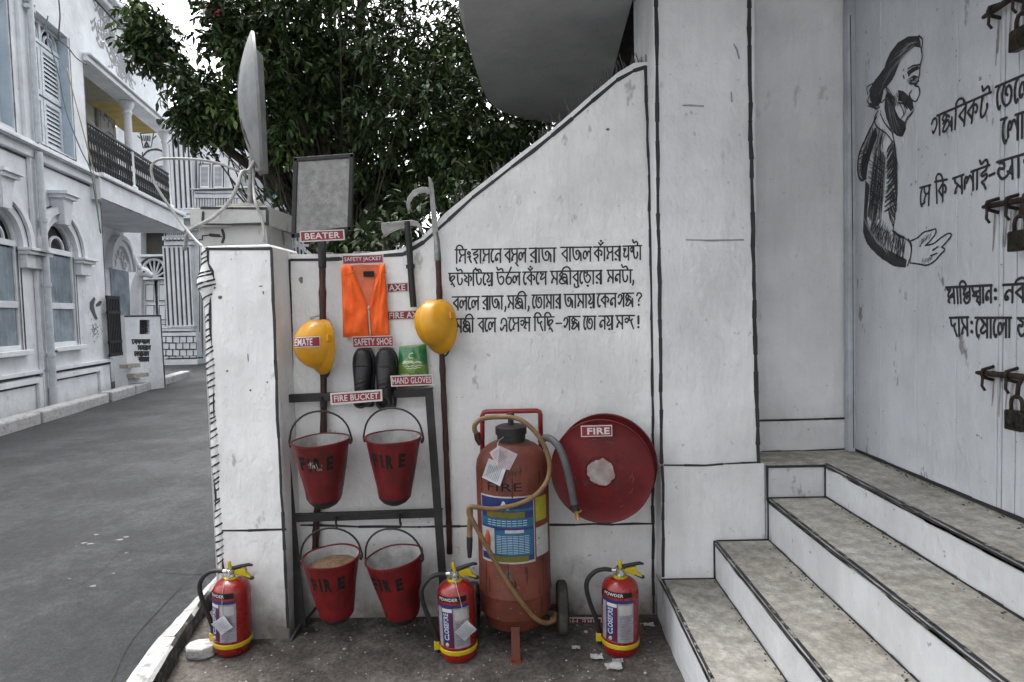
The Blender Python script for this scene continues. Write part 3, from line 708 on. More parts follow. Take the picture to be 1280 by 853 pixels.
mb = MB(); mb.box((pts[-1].x-.05, 2.98, zc+.16), (3, 5.2, zc+3)); mb.build('upper_wall', 'brown_wall', dark)
# ------------------------------------------------------------------ unseen house across the lane, added to shade the fire point
fh = thing('added_shade_house', 'unseen plain white house across the narrow lane, added for its shade', 'house', (-1, -4.2, 0))
fw = [[(-6, -.1), (7, -.1), (7, 8.5), (-6, 8.5)]]
hl = [[(x, .9), (x+1, .9), (x+1, 2.4), (x, 2.4)] for x in (-4.6, -1.6, 1.6, 4.4)]+[[(x, 4.4), (x+1, 4.4), (x+1, 6.1), (x, 6.1)] for x in (-4.6, -1.6, 1.6, 4.4)]
MB().poly(fw+hl, lambda u, v, d: (u, -4.2+d, v), .3).build('front_wall', 'plaster_house', fh)
for h in hl:
    (x0, z0), (x1, z1) = h[0], h[2]; mb = MB(); mb.box((x0, -4.44, z0), (x1, -4.38, z1)); mb.build('shutter', mat('shutter_far', (.10, .16, .18), .7, .2, 5), fh)
# ------------------------------------------------------------------ terrace house across the lane
A0 = atZ(0, 543, 0); A1 = atZ(213, 478, 0)
FU = Vector((A1.x-A0.x, A1.y-A0.y, 0)).normalized(); FNn = Vector((FU.y, -FU.x, 0))       # along the front, and out towards the lane
FO = A0 - FNn*.34; FO.z = 0
def fa(px, py, d=0.):
    r = ray(px, py); o = FO+FNn*d - Vector((0, 0, CH)); t = o.dot(FNn)/r.dot(FNn); p = r*t
    return ((p-Vector((FO.x, FO.y, -CH))).dot(FU), p.z+CH)
def fx(p): return FO + FU*p[0] + FNn*p[1] + Vector((0, 0, p[2]))          # (along, out, up)
def fe(u, v, d): return fx((u, d, v))
th = thing('terrace_house', 'two storey white painted house with balcony across the lane', 'house', FO)
def FM(): return MB(fx)
plaster('plaster_lane', (.70, .725, .75), scuff=.35, base_dirt=.35)
mat('blue_reveal', (.42, .50, .57), .7, .1, 4)
mat('shutter', (.60, .64, .68), .7, .12, 6, streak=True)
mat('curtain', (.24, .29, .33), .85, .22, 2.5, streak=True, stain=(.40, .44, .47), samt=.5, sscale=2)
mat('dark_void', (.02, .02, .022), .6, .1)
mat('ochre', (.34, .25, .075), .8, .12, 4)
mat('ochre_pale', (.30, .27, .19), .8, .12, 4)
mat('iron_black', (.022, .022, .025), .5, .15, 20, metal=.3)
S = lambda px, py: fa(px, py)[0]
Zf = lambda px, py: fa(px, py)[1]
s_a = S(108, 150)-.05; s_end = S(216, 230); s_p = S(131, 340)
z_corn0 = Zf(0, 182); z_corn1 = Zf(0, 160); z_roof = Zf(150, 33)+.12
z_lt = Zf(108, 80); z_po = Zf(131, 256)
# openings
wb0, wb1 = S(59, 420), S(98, 425); wsp, wtp, wsl = Zf(59, 316), Zf(74, 281), Zf(66, 434)
ww = wb1-wb0
wa1 = S(29, 425); wa0 = wa1-ww
u0, u1 = S(40, 100), S(93, 190); uz0, uz1 = Zf(50, 177), Zf(39, 8)
ul1 = S(18, 158); ul0 = ul1-(u1-u0)
def arch(s0, s1, z0, zs, zt, n=12):
    c = (s0+s1)/2; r = (s1-s0)/2
    return [(s0, z0), (s1, z0)]+[(c+r*math.cos(math.pi*k/n), zs+(zt-zs)*math.sin(math.pi*k/n)) for k in range(n+1)]
SL = -4.5
holes = [arch(wb0, wb1, wsl, wsp, wtp), arch(wa0, wa1, wsl, wsp, wtp), [(u0, uz0), (u1, uz0), (u1, uz1), (u0, uz1)], [(ul0, uz0), (ul1, uz0), (ul1, uz1), (ul0, uz1)]]
out = [(SL, -.1), (s_p, -.1), (s_p, z_po), (s_a+.05, z_po), (s_a+.05, z_lt), (s_end, z_lt), (s_end, z_roof), (SL, z_roof)]
wl_ = MB().poly([out]+holes, fe, .30).build('front_wall', 'plaster_lane', th)
# back of the porch and of the balcony, floor, ceilings
mb = FM()
bd = -1.25
mb.box((s_p, bd-.25, -.1), (s_end+.1, bd, z_lt+.1)); mb.box((SL, -3, z_roof-.25), (s_end, -.305, z_roof-.05))
mb.build('inner_wall', 'plaster_lane', th)
FM().box((s_p+.003, bd+.003, z_po), (s_end+.15, -.003, z_po+.16)).build('porch_ceiling', 'plaster_lane', th)
zf = Zf(140, 222)-.02
mb = FM(); mb.box((s_a+.06, bd+.003, z_corn1-.02), (s_end+.15, .02, z_corn1+.02)); mb.build('balcony_floor', 'plaster_lane', th)
bdb = -.95; s_y = S(172, 190)
mb = FM(); mb.box((s_a+.055, bdb-.1, z_lt+.003), (s_y, -.304, z_lt+.12)); mb.build('balcony_ceiling', 'ochre_pale', th)
mb = FM(); mb.box((s_y+.001, bdb-.1, z_lt+.003), (s_end-.01, -.304, z_lt+.12)); mb.build('balcony_ceiling', 'ochre', th)
mb = FM(); mb.box((s_a+.06, bdb-.1, z_corn1+.03), (s_end-1.2, bdb, z_lt)); mb.build('balcony_back', mat('pale_olive', (.40, .39, .33), .8, .1, 3), th)
# string course, cornice, balcony fascia
mb = FM()
for (d, za, zb_) in ((.10, z_corn1-.05, z_corn1), (.16, z_corn1-.11, z_corn1-.05), (.08, z_corn0, z_corn1-.11)):
    mb.box((SL, .002, za+.001), (s_a+.05, d, zb_))
cor = mb.build('string_course', 'plaster_lane', th, bevel=.012)
mb = FM(); zb0 = Zf(131, 256)
mb.box((s_a+.051, -.02, zb0+.002), (s_end+.15, .17, z_corn1-.10)); mb.box((s_a+.051, -.02, z_corn1-.099), (s_end+.15, .24, z_corn1-.02))
mb.build('balcony_fascia', 'plaster_lane', th, bevel=.012)
mb = FM(); mb.box((SL, -.3, z_roof), (s_end+.1, .26, z_roof+.16)); mb.box((SL, -.3, z_roof-.12), (s_end+.05, .14, z_roof-.001))
mb.build('roof_cornice', 'plaster_lane', th, bevel=.02)
mb = FM(); mb.box((s_a+.02, .002, z_lt), (s_end+.05, .10, z_lt+.10)); mb.box((s_a+.02, .002, z_lt+.101), (s_end+.05, .16, z_lt+.15))
mb.build('balcony_lintel', 'plaster_lane', th, bevel=.01)
# balcony columns
for sc_ in (S(168, 190), s_end-.10):
    mb = FM(); zb1 = z_corn1+.02
    c = fx((sc_, -.10, 0)); M = Matrix.Translation(c); r_ = .085
    mb.xf = None
    mb.lathe([(r_*1.5, zb1), (r_*1.5, zb1+.12), (r_, zb1+.16), (r_*.9, z_lt-.3), (r_*1.2, z_lt-.26), (r_*.95, z_lt-.2), (r_*1.7, z_lt-.08), (r_*1.7, z_lt-.003)], 16, M)
    mb.build('balcony_column', 'plaster_lane', th, smooth=40)
# balustrade of cast iron
zr1 = Zf(114, 153); zr0 = z_corn1+.03
mb = FM(); sA = s_a+.08; sB = s_end-.2
mb.box((sA, -.07, zr1-.04), (sB, -.02, zr1)); mb.box((sA, -.07, zr0), (sB, -.02, zr0+.03))
rb = mb.build('railing', 'iron_black', th)
mb = FM(); n_ = int((sB-sA)/.11)
for i in range(n_+1):
    s_ = sA+(sB-sA)*i/n_; d = -.045; h = zr1-zr0
    mb.tube([(s_, d, zr0), (s_, d, zr1-.03)], .011, 6)
    for zz in (.18, .42, .66, .84):
        mb.tube([(s_+.042*math.cos(k*math.pi/4), d, zr0+h*zz+.07*math.sin(k*math.pi/4)) for k in range(9)], .010, 5, False)
    mb.tube(spline([(s_, d, zr0+h*.08), (s_+.05, d, zr0+h*.3), (s_, d, zr0+h*.54), (s_-.05, d, zr0+h*.75), (s_, d, zr0+h*.92)], 3), .009, 5)
mb.build('scrollwork', 'iron_black', rb)
# upper window shutters
def louvre(s0, s1, z0, z1, name='shutter'):
    mb = FM(); d = -.17; half = (s0+s1)/2
    zt = z1-(z1-z0)*.18
    for a, b in ((s0+.02, half-.01), (half+.01, s1-.02)):
        for (p, q) in ((z0+.02, zt*.5+z0*.5-.02), (zt*.5+z0*.5+.02, zt-.02)):
            mb.box((a, d-.03, p), (a+.07, d+.02, q)); mb.box((b-.07, d-.03, p), (b, d+.02, q)); mb.box((a+.071, d-.03, p), (b-.071, d+.02, p+.07)); mb.box((a+.071, d-.03, q-.07), (b-.071, d+.02, q))
            n_ = int((q-p-.14)/.075)
            for i in range(n_):
                z = p+.075+i*.075
                mb.add([(a+.07, d-.03, z+.09), (b-.07, d-.03, z+.09), (b-.07, d+.012, z), (a+.07, d+.012, z)], [(0, 1, 2, 3)])
    w_ = mb.build(name, 'shutter', th)
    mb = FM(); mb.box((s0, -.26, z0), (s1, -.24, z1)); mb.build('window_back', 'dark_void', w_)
    mb = FM(); mb.box((s0+.02, d-.02, zt), (s1-.02, d+.03, zt+.06)); mb.box((s0+.02, d-.02, z1-.06), (s1-.02, d+.03, z1-.005)); mb.box((half-.03, d-.02, zt+.061), (half+.03, d+.03, z1-.061))
    for c in (s0*.75+s1*.25, s0*.25+s1*.75):
        for r_ in (.16, .26): mb.tube([(c+r_*math.cos(k*math.pi/6), d, zt+.06+r_*1.1*math.sin(k*math.pi/6)) for k in range(7)], .022, 5)
        mb.tube([(c, d, zt+.05), (c, d, z1-.05)], .018, 5)
    mb.build('fanlight', 'shutter', w_)
    mb = FM(); mb.box((s1-.012, -.23, z0+.003), (s1-.002, -.002, z1-.003)); mb.build('reveal', 'blue_reveal', w_)
louvre(u0, u1, uz0, uz1); louvre(ul0, ul1, uz0, uz1)
# arched ground floor windows
def archwin(s0, s1):
    c = (s0+s1)/2; r_ = (s1-s0)/2; hgt = wtp-wsp
    def am(a, b):  # archivolt
        n = 14; o_ = [(c+(r_+b)*math.cos(math.pi*k/n), wsp+(hgt+b)*math.sin(math.pi*k/n)) for k in range(n+1)]
        i_ = [(c+(r_+a)*math.cos(math.pi*k/n), wsp+(hgt+a)*math.sin(math.pi*k/n)) for k in range(n, -1, -1)]
        return o_+i_
    mb = MB(); mb.poly([am(.03, .16)], lambda u, v, d: fx((u, .07+d, v)), .069); mb.poly([am(.161, .26)], lambda u, v, d: fx((u, .12+d, v)), .119)
    f = mb.build('window_arch', 'plaster_lane', th)
    mb = FM(); k0 = wtp-.02
    mb.add([(c-.10, .0, k0), (c+.10, 0, k0), (c+.15, 0, k0+.42), (c-.15, 0, k0+.42), (c-.10, .17, k0), (c+.10, .17, k0), (c+.15, .20, k0+.42), (c-.15, .20, k0+.42)], [(4,5,6,7),(0,4,7,3),(1,2,6,5),(0,1,5,4)])
    mb.box((c-.2, .0, k0+.421), (c+.2, .25, k0+.48)); mb.box((c-.24, .0, k0+.481), (c+.24, .29, k0+.53))
    mb.build('keystone', 'plaster_lane', f)
    for a, b in ((s0-.40, s0-.035), (s1+.035, s1+.42)):
        mb = FM(); mb.box((a, .002, wsp-.30), (b, .10, wsp-.10)); mb.box((a-.03, .002, wsp-.099), (b+.03, .16, wsp-.045)); mb.box((a-.05, .002, wsp-.044), (b+.05, .20, wsp))
        mb.build('impost', 'plaster_lane', f, bevel=.008)
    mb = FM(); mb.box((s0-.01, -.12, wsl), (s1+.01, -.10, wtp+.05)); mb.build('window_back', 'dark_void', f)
    mb = FM(); n_ = 26; zt = wsp-.02; zm = wsl+(wsp-wsl)*.44
    for (p, q) in ((wsl+.06, zm-.04), (zm+.04, zt)):
        ring = [[(s0+.05+(s1-s0-.1)*i/n_, -.035+.012*math.sin(i*1.9), z) for i in range(n_+1)] for z in (p, q)]
        mb.loft(ring, False, False)
    mb.build('curtain', 'curtain', f, smooth=True)
    mb = FM(); d0, d1 = -.06, -.008
    mb.box((s0, d0, wsl), (s0+.06, d1, wsp)); mb.box((s1-.06, d0, wsl), (s1, d1, wsp)); mb.box((s0+.061, d0, zm-.05), (s1-.061, d1, zm+.05)); mb.box((s0+.061, d0, wsl), (s1-.061, d1, wsl+.07)); mb.box((s0, d0, wsp+.001), (s1, d1+.004, wsp+.09))
    mb.build('window_frame', 'plaster_lane', f, bevel=.006)
    mb = FM()
    for k in range(7):
        a = math.pi*(k+.5)/7; q = (c+r_*.62*math.cos(a), -.03, wsp+.09+hgt*.58*math.sin(a))
        mb.tube([(q[0]+.115*math.cos(j*math.pi/5), -.18, q[2]+.115*math.sin(j*math.pi/5)) for j in range(11)], .022, 5, False)
    mb.tube([(c+.22*math.cos(j*math.pi/8), -.03, wsp+.09+.2*math.sin(j*math.pi/8)) for j in range(9)], .025, 5)
    mb.tube([(c+r_*.95*math.cos(j*math.pi/10), -.03, wsp+.02+hgt*.94*math.sin(j*math.pi/10)) for j in range(11)], .03, 5)
    mb.build('fanlight', 'plaster_lane', f)
    mb = FM(); mb.box((s0-.08, -.02, wsl-.08), (s1+.08, .10, wsl-.002)); mb.build('sill', 'plaster_lane', f, bevel=.008)
    mb = FM()
    mb.ribbon([(s1+.03, .003, wsp-.3), (s1+.03, .003, wsl-.09)], .035, (0, 0, 1)) if False else None
    n3 = FNn
    o2 = MB(); o2.ribbon([fx((s1+.05, .004, wsp-.31)), fx((s1+.05, .004, wsl-.02)), fx((s0-.05, .112, wsl-.07)), ], .03, n3, jit=.3)
    o2.ribbon([fx((c+(r_+.27)*math.cos(math.pi*k/16), .006, wsp+(hgt+.27)*math.sin(math.pi*k/16))) for k in range(17)], .028, n3, jit=.3)
    o2.ribbon([fx((c+(r_+.155)*math.cos(math.pi*k/16), .073, wsp+(hgt+.155)*math.sin(math.pi*k/16))) for k in range(17)], .022, n3, jit=.3)
    o2.ribbon([fx((s1-.02, .004, wsl)), fx((s1-.02, .004, wsp))], .02, n3, jit=.3)
    o2.build('painted_outline', 'black_paint', f)
archwin(wb0, wb1); archwin(wa0, wa1)
# drain pipes, pilaster strip, dado
sp_ = S(56, 420)-.28
mb = FM(); s1_ = S(52, 400)
mb.box((s1_-.16, .002, z_corn0-4.0 if False else -.1), (s1_+.02, .06, z_corn0)); mb.build('pilaster_strip', 'plaster_lane', th, bevel=.008)
mb = FM(); mb.tube([(s1_-.05, .13, .35), (s1_-.05, .13, z_corn0+.1)], .05, 12); mb.tube([(s1_-.05, .13, -.1), (s1_-.05, .13, .42)], .065, 12)
for z in (.9, 2.0, 3.0): mb.tube([(s1_-.05, .13, z), (s1_-.05, .13, z+.06)], .062, 12)
mb.build('drain_pipe', mat('pipe_white', (.50, .53, .56), .5, .1, 10), th, smooth=40)
mb = FM(); su = S(34, 100)
mb.box((su-.22, .002, z_corn1), (su+.16, .05, z_roof-.13)); mb.build('upper_pilaster', 'plaster_lane', th)
mb = FM(); mb.tube([(su-.02, .11, z_corn1), (su-.02, .11, z_roof-.2)], .045, 12)
for z in (uz1-.15, uz1-.05): mb.tube([(su-.12, .1, z), (su+.1, .1, z)], .035, 8)
mb.build('upper_pipe', 'pipe_white', th, smooth=40)
mb = FM(); zd = Zf(133, 449)
mb.box((SL, .002, zd-.06), (s_p, .06, zd)); mb.box((SL, .002, -.1), (s_p, .035, zd-.30)) if False else None
for a, b in ((SL, wa1+.25), (s1_+.15, s_p-.55)):
    mb.box((a, .002, zd-.20), (b, .05, zd-.12))
    mb.box((b, .002, -.1), (b+.12, .05, zd-.12)); mb.box((a-.12, .002, -.1), (a, .05, zd-.12))
mb.build('dado', 'plaster_lane', th, bevel=.006)
mb = MB()
bl = lambda a, b, wd: mb.ribbon([fx((a[0]+(b[0]-a[0])*k/10, a[2], a[1]+(b[1]-a[1])*k/10)) for k in range(11)], wd, FNn, jit=.3)
bl((SL, zd-.085, .005), (s_p, zd-.085, .005), .04); bl((SL, zd-.22, .005), (s_p-.6, zd-.22, .005), .025)
bl((SL, z_corn0-.025, .005), (s_a, z_corn0-.025, .005), .03); bl((SL, z_corn1-.108, .164), (s_a, z_corn1-.108, .164), .018)
bl((s1_+.05, -.1, .005), (s1_+.05, z_corn0, .005), .03); bl((su+.19, z_corn1, .005), (su+.19, z_roof-.2, .005), .03)
bl((u1+.04, uz0-.03, .005), (u1+.04, uz1, .005), .022); bl((u0, uz0-.03, .005), (u1+.04, uz0-.03, .005), .022); bl((ul1+.03, uz0-.03, .005), (ul1+.03, uz1, .005), .03)
bl((s_a+.04, z_lt-.02, .006), (s_a+.04, z_corn1, .006), .02); bl((s_a+.05, z_corn1-.105, .173), (s_end+.1, z_corn1-.105, .173), .02); bl((s_a+.05, zb0+.02, .173), (s_end+.1, zb0+.02, .173), .022)
bl((s_p-.02, -.1, .006), (s_p-.02, z_po, .006), .02); bl((SL, z_roof-.14, .006), (s_end, z_roof-.14, .006), .03); bl((s_a, z_lt+.10, .104), (s_end, z_lt+.10, .104), .015)
mb.build('painted_line', 'black_paint', th)
# wall drawings: loose grey foliage high up, black bird figure below
mb = MB()
for i in range(150):
    t = random.random(); px = 124+t*38+random.gauss(0, 4)*(1+.5*math.sin(t*20)); py = 18+t*86+random.gauss(0, 8)
    if py < 4+t*62 or px > 168: continue
    s_, z_ = fa(px, py); a = random.uniform(0, 6.3); k_ = random.uniform(-9, 9); p = Vector((s_, 0, z_)); P = []
    for j in range(6):
        P.append(fx((p.x, .004+random.random()*.001, p.z))); p = p+Vector((math.cos(a), 0, math.sin(a)))*.055; a += k_*.07
    mb.ribbon(P, random.uniform(.018, .05), FNn, taper=True)
    q0_ = P[-1]; mb.add([q0_+FU*(.045*math.cos(k*1.05+a))+Vector((0, 0, .07*math.sin(k*1.05+a)*random.uniform(.4, 1))) for k in range(6)], [tuple(range(6))])
mb.build('painted_foliage', 'grey_ink', th)
mb = MB()
def fl(P): 
    q = [fx((*[0], 0, 0)) for _ in P]; q = [fx((fa(x, y)[0], .005+random.random()*.002, fa(x, y)[1])) for x, y in P]; mb.add(q, [tuple(range(len(q)))])
fl([(112,378),(117,371),(119,374),(117,382),(119,392),(122,399),(119,400),(115,392),(112,386)]); fl([(119,381),(124,376),(127,377),(125,382),(120,384)])
for i in range(40):
    x, y = random.gauss(117, 4), random.gauss(411, 7); fl([(x, y), (x+random.uniform(.6, 2), y-.7), (x+.8, y+random.uniform(.6, 2))])
for i in range(22): fl([(58+random.uniform(-.4, .4), 356+i*3.3), (61, 355.6+i*3.3), (60.4, 357.6+i*3.3)])
mb.build('painted_figure', mat('soft_ink', (.10, .10, .105), .8, .2, 30), th)
# porch inside: arched niche, iron gate, back door of the balcony
bw = lambda px, py: fa(px, py, bd)
a0, a1 = bw(138, 400)[0], bw(165, 400)[0]; azs, azt = bw(150, 338)[1], bw(151, 302)[1]
mb = MB(); c = (a0+a1)/2; r_ = (a1-a0)/2
for (e0, e1, dd) in ((-.14, 0, .10), (.01, .12, .16)):
    o_ = [(c+(r_+e1)*math.cos(math.pi*k/12), azs+(azt-azs+e1)*math.sin(math.pi*k/12)) for k in range(13)]; i_ = [(c+(r_+e0)*math.cos(math.pi*k/12), azs+(azt-azs+e0)*math.sin(math.pi*k/12)) for k in range(12, -1, -1)]
    mb.poly([o_+i_], lambda u, v, d: fx((u, bd+dd+d, v)), dd-.002)
nw = mb.build('niche_arch', 'plaster_lane', th)
mb = FM(); mb.box((a0+.1, bd+.002, .3), (a1-.1, bd+.02, azs)); mb.build('niche_panel', 'curtain', nw)
mb = FM()
for k in range(6):
    a = math.pi*(k+.5)/6; mb.tube([(c+r_*.5*math.cos(a)+.1*math.cos(j*math.pi/4), bd+.03, azs+.05+(azt-azs)*.5*math.sin(a)+.1*math.sin(j*math.pi/4)) for j in range(9)], .02, 5, False)
mb.build('niche_tracery', 'plaster_lane', nw)
d0_, d1_ = fa(118, 130, bdb)[0], fa(141, 150, bdb)[0]; dz0, dz1 = z_corn1+.1, fa(118, 108, bdb)[1]
mb = FM(); mb.box((d0_, bdb+.013, dz0), (d1_, bdb+.05, dz1)); bdr = mb.build('balcony_door', mat('door_grey', (.30, .30, .29), .8, .1, 6), th)
mb = MB()
for e_ in (.03, .12): mb.ribbon([fx((d0_+e_, bdb+.053, dz0)), fx((d0_+e_, bdb+.053, dz1-e_)), fx((d1_-e_, bdb+.053, dz1-e_)), fx((d1_-e_, bdb+.053, dz0))], .025, FNn, jit=.3)
for i in range(24):
    s_ = random.uniform(d0_+.25, d1_-.25); z_ = random.uniform(dz0+.6, dz1-.4); mb.tube([fx((s_+.13*math.cos(j*.9), bdb+.052, z_+.13*math.sin(j*.9))) for j in range(5)], .008, 4)
mb.build('painted_panel', 'soft_ink', bdr)

gate = thing('iron_gate', 'narrow black iron gate standing open at the porch across the lane', 'gate', fx((s_p+.1, .1, 0)))
g0 = fa(138, 440, .1)[0]; g1 = fa(152, 440, .1)[0]; gz0, gz1 = fa(140, 446, .1)[1], fa(140, 370, .1)[1]
mb = FM()
for k in range(8): mb.box((g0+(g1-g0)*k/7-.02, .08, gz0), (g0+(g1-g0)*k/7+.02, .11, gz1))
mb.build('bar', 'iron_black', gate)
mb = FM()
for z in (gz0, gz0+.25, gz1-.35, gz1-.06): mb.box((g0-.03, .075, z), (g1+.03, .115, z+.06))
mb.build('gate_frame', 'iron_black', gate)

# kerb stones along the house
mb = FM(); sx = SL; kz = .16
while sx < S(213, 478):
    l = random.uniform(.9, 1.3); j = random.uniform(-.02, .02)
    mb.box((sx, .16+j, -.05), (sx+l-.03, .40+j, kz+j*.5)); sx += l
o = tag(mb.build('lane_kerb', 'kerb_white', bevel=.03), kind='structure')
mb = FM(); mb.box((SL, -.1, -.05), (S(213, 478), .33, .07)); tag(mb.build('lane_gutter', 'slab'), kind='structure')

# low white wall with verse, beyond the porch
def wallpx(px, py, Y): return at(px, py, Y)
q0, q1 = atZ(152, 492, 0), atZ(206, 484, 0)
lw = thing('porch_wall', 'low white wall with grille and small painted verse across the lane', 'wall', (q0.x, q0.y, 0))
V = (q1-q0); LWn = Vector((V.y, -V.x, 0)).normalized(); LWu = V.normalized()
def lf(px, py, d=0.):
    r = ray(px, py); o_ = q0+LWn*d-Vector((0, 0, CH)); t = o_.dot(LWn)/r.dot(LWn); p = r*t; return ((p+Vector((0, 0, CH))-q0).dot(LWu), p.z+CH)
lx = lambda s_, d, z: q0+LWu*s_+LWn*d+Vector((0, 0, z))
lzt = lf(180, 394)[1]; lA, lB = lf(158, 440)[0], lf(203, 440)[0]; gl = [lf(x, y) for x, y in ((174.5, 418), (187, 418), (187, 400), (174.5, 400))]
MB().poly([[(lA, -.1), (lB+.05, -.1), (lB, lzt), (lA, lzt)], gl], lambda u, v, d: lx(u, d, v), .35).build('wall_body', 'plaster_lane', lw)
mb = MB()
for k in range(1, 5):
    s_ = gl[0][0]+(gl[1][0]-gl[0][0])*k/5; mb.tube([lx(s_, -.05, gl[0][1]), lx(s_, -.05, gl[2][1])], .014, 5)
    z = gl[0][1]+(gl[2][1]-gl[0][1])*k/5; mb.tube([lx(gl[0][0], -.05, z), lx(gl[1][0], -.05, z)], .014, 5)
mb.build('grille', 'iron_black', lw)
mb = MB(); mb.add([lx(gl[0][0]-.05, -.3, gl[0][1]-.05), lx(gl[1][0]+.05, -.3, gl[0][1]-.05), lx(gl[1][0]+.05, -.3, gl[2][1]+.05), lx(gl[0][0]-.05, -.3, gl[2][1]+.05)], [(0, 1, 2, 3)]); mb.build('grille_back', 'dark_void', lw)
mb = MB()
for (wd_, xa, xb, y) in (('ebkbal', 165, 187, 425), ('mnrg', 172, 188, 432.5), ('ekranm', 168, 186, 440), ('bnsml', 173, 186, 447)):
    bengali(mb, wd_, lambda u, v: lx(*[(lf(xa+(xb-xa)*u, y+4.8*v))[0], .004, (lf(xa+(xb-xa)*u, y+4.8*v))[1]]), .030, LWn)
mb.ribbon([lx(lA, .004, lzt-.02), lx(lB, .004, lzt-.02), lx(lB+.02, .004, 0)], .03, LWn, jit=.3)
mb.build('verse_lettering', 'black_paint', lw)
mb = MB(); 
for (xa, xb, y) in ((149, 165, 459), (158, 176, 471)):
    a_, z_ = lf(xa, y); b_, _ = lf(xb, y); p = lx(a_, .02, z_); mb.xf = None
    vs = [lx(s_, d, z) for z in (z_-.03, z_+.05) for s_, d in ((a_, .002), (b_, .002), (b_, .22), (a_, .22))]
    mb.add(vs, [(0,3,2,1),(4,5,6,7),(0,1,5,4),(1,2,6,5),(2,3,7,6),(3,0,4,7)])
mb.build('step', 'tread', lw)

# white deer head looking over the low wall
hd = lx(lf(176, 420)[0], -.2, 0)
deer = thing('deer_head', 'white plaster deer head on a post above the low wall', 'statue', hd)
cY = hd.y
dpx = lambda x, y, dy=0.: at(x, y, cY+dy)
mb = MB(); mb.tube(spline([dpx(169.5, 396), dpx(169.5, 375), dpx(170, 360), dpx(174, 345), dpx(178, 342)], 4), [.10]*8+[.095, .09, .09, .085, .08, .08, .075, .07, .06], 12)
mb.build('neck', 'plaster_far', deer, smooth=True)
mb = MB(); mb.tube(spline([dpx(173, 340), dpx(178, 340), dpx(183, 342), dpx(188, 344.5), dpx(191, 345.5)], 3), [.06, .09, .105, .11, .105, .10, .09, .08, .07, .062, .058, .05, .03], 12)
mb.build('head', 'plaster_far', deer, smooth=True)
for dy in (-.1, .1):
    mb = MB(); mb.tube(spline([dpx(175, 337, dy*.5), dpx(170, 326, dy), dpx(166, 316, dy*1.4)], 3), [.05, .045, .04, .035, .03, .02, .012], 8); mb.build('antler', 'plaster_far', deer, smooth=True)
    mb = MB(); mb.ball(dpx(175, 334, dy*.9), (.03, .06, .07), 8, 6); mb.build('ear', 'plaster_far', deer, smooth=True)
mb = MB(); mb.ball(dpx(180, 340, -.085), .02, 8, 6); mb.build('eye', 'black_paint', deer, smooth=True)

# ------------------------------------------------------------------ big house at the end of the lane
YF = 20.2
end = thing('end_house', 'white house with painted fluted columns closing the end of the lane', 'house', at(230, 455, YF))
fp = lambda x, y, d=0.: at(x, y, YF)+Vector((0, -d, 0))
def frect(mb, x0, y0, x1, y1, d0, d1):
    a, b = at(x0, y1, YF), at(x1, y0, YF); mb.box((a.x, YF-d1, a.z), (b.x, YF-d0, b.z)); return mb
g = lambda x, y: (at(x, y, YF).x, at(x, y, YF).z)
W0 = at(140, 455, YF).x; W1 = at(420, 455, YF).x
openings = [[g(176, 420), g(211, 420), g(211, 328), g(206, 323), g(194, 321), g(182, 323), g(176, 328)], [g(176, 318), g(205, 318), g(205, 290), g(176, 290)]]
MB().poly([[(W0, -.2), (W1, -.2), (W1, at(300, 130, YF).z), (at(250, 130, YF).x, at(250, 130, YF).z), (at(214, 150, YF).x, at(214, 150, YF).z), (W0, at(170, 160, YF).z)]]+openings, lambda u, v, d: (u, YF-d, v), .3).build('front_wall', 'plaster_far', end)
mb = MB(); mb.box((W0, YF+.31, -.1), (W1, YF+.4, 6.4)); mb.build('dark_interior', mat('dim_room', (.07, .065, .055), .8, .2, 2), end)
mb = MB()
for x0, x1 in ((176.5, 192.6), (193.2, 210.5)):
    frect(mb, x0, 350, x1, 420, -.25, -.15)
    for (ya, yb) in ((355, 377), (381, 401), (405, 417)): frect(mb, x0+2.5, ya, x1-2.5, yb, -.149, -.12)
dd_ = mb.build('panelled_door', 'plaster_far', end)
mb = MB()
for x0, x1 in ((176.5, 192.6), (193.2, 210.5)):
    for (ya, yb) in ((355, 377), (381, 401), (405, 417)):
        mb.ribbon([fp(x, y, -.118) for x, y in ((x0+3, ya+1), (x1-3, ya+1), (x1-3, yb-1), (x0+3, yb-1), (x0+3, ya+1))], .025, FN, jit=.3)
mb.ribbon([fp(193, 350, -.14), fp(193, 420, -.14)], .04, FN)
mb.build('painted_outline', 'black_paint', dd_)
mb = MB()
for k in range(9):
    a = math.pi*k/8; mb.tube([fp(193, 348, .0), fp(193+17*math.cos(a), 348-24*math.sin(a), .0)], .03, 5)
mb.tube([fp(193+17*math.cos(math.pi*k/10), 348-24*math.sin(math.pi*k/10), 0.) for k in range(11)], .05, 6); frect(mb, 176, 347, 211, 350, -.2, .05)
mb.build('fanlight', 'plaster_far', end)
mb = MB(); frect(mb, 176, 320, 212, 322, 0.002, .2); mb.build('lintel', 'plaster_far', end)
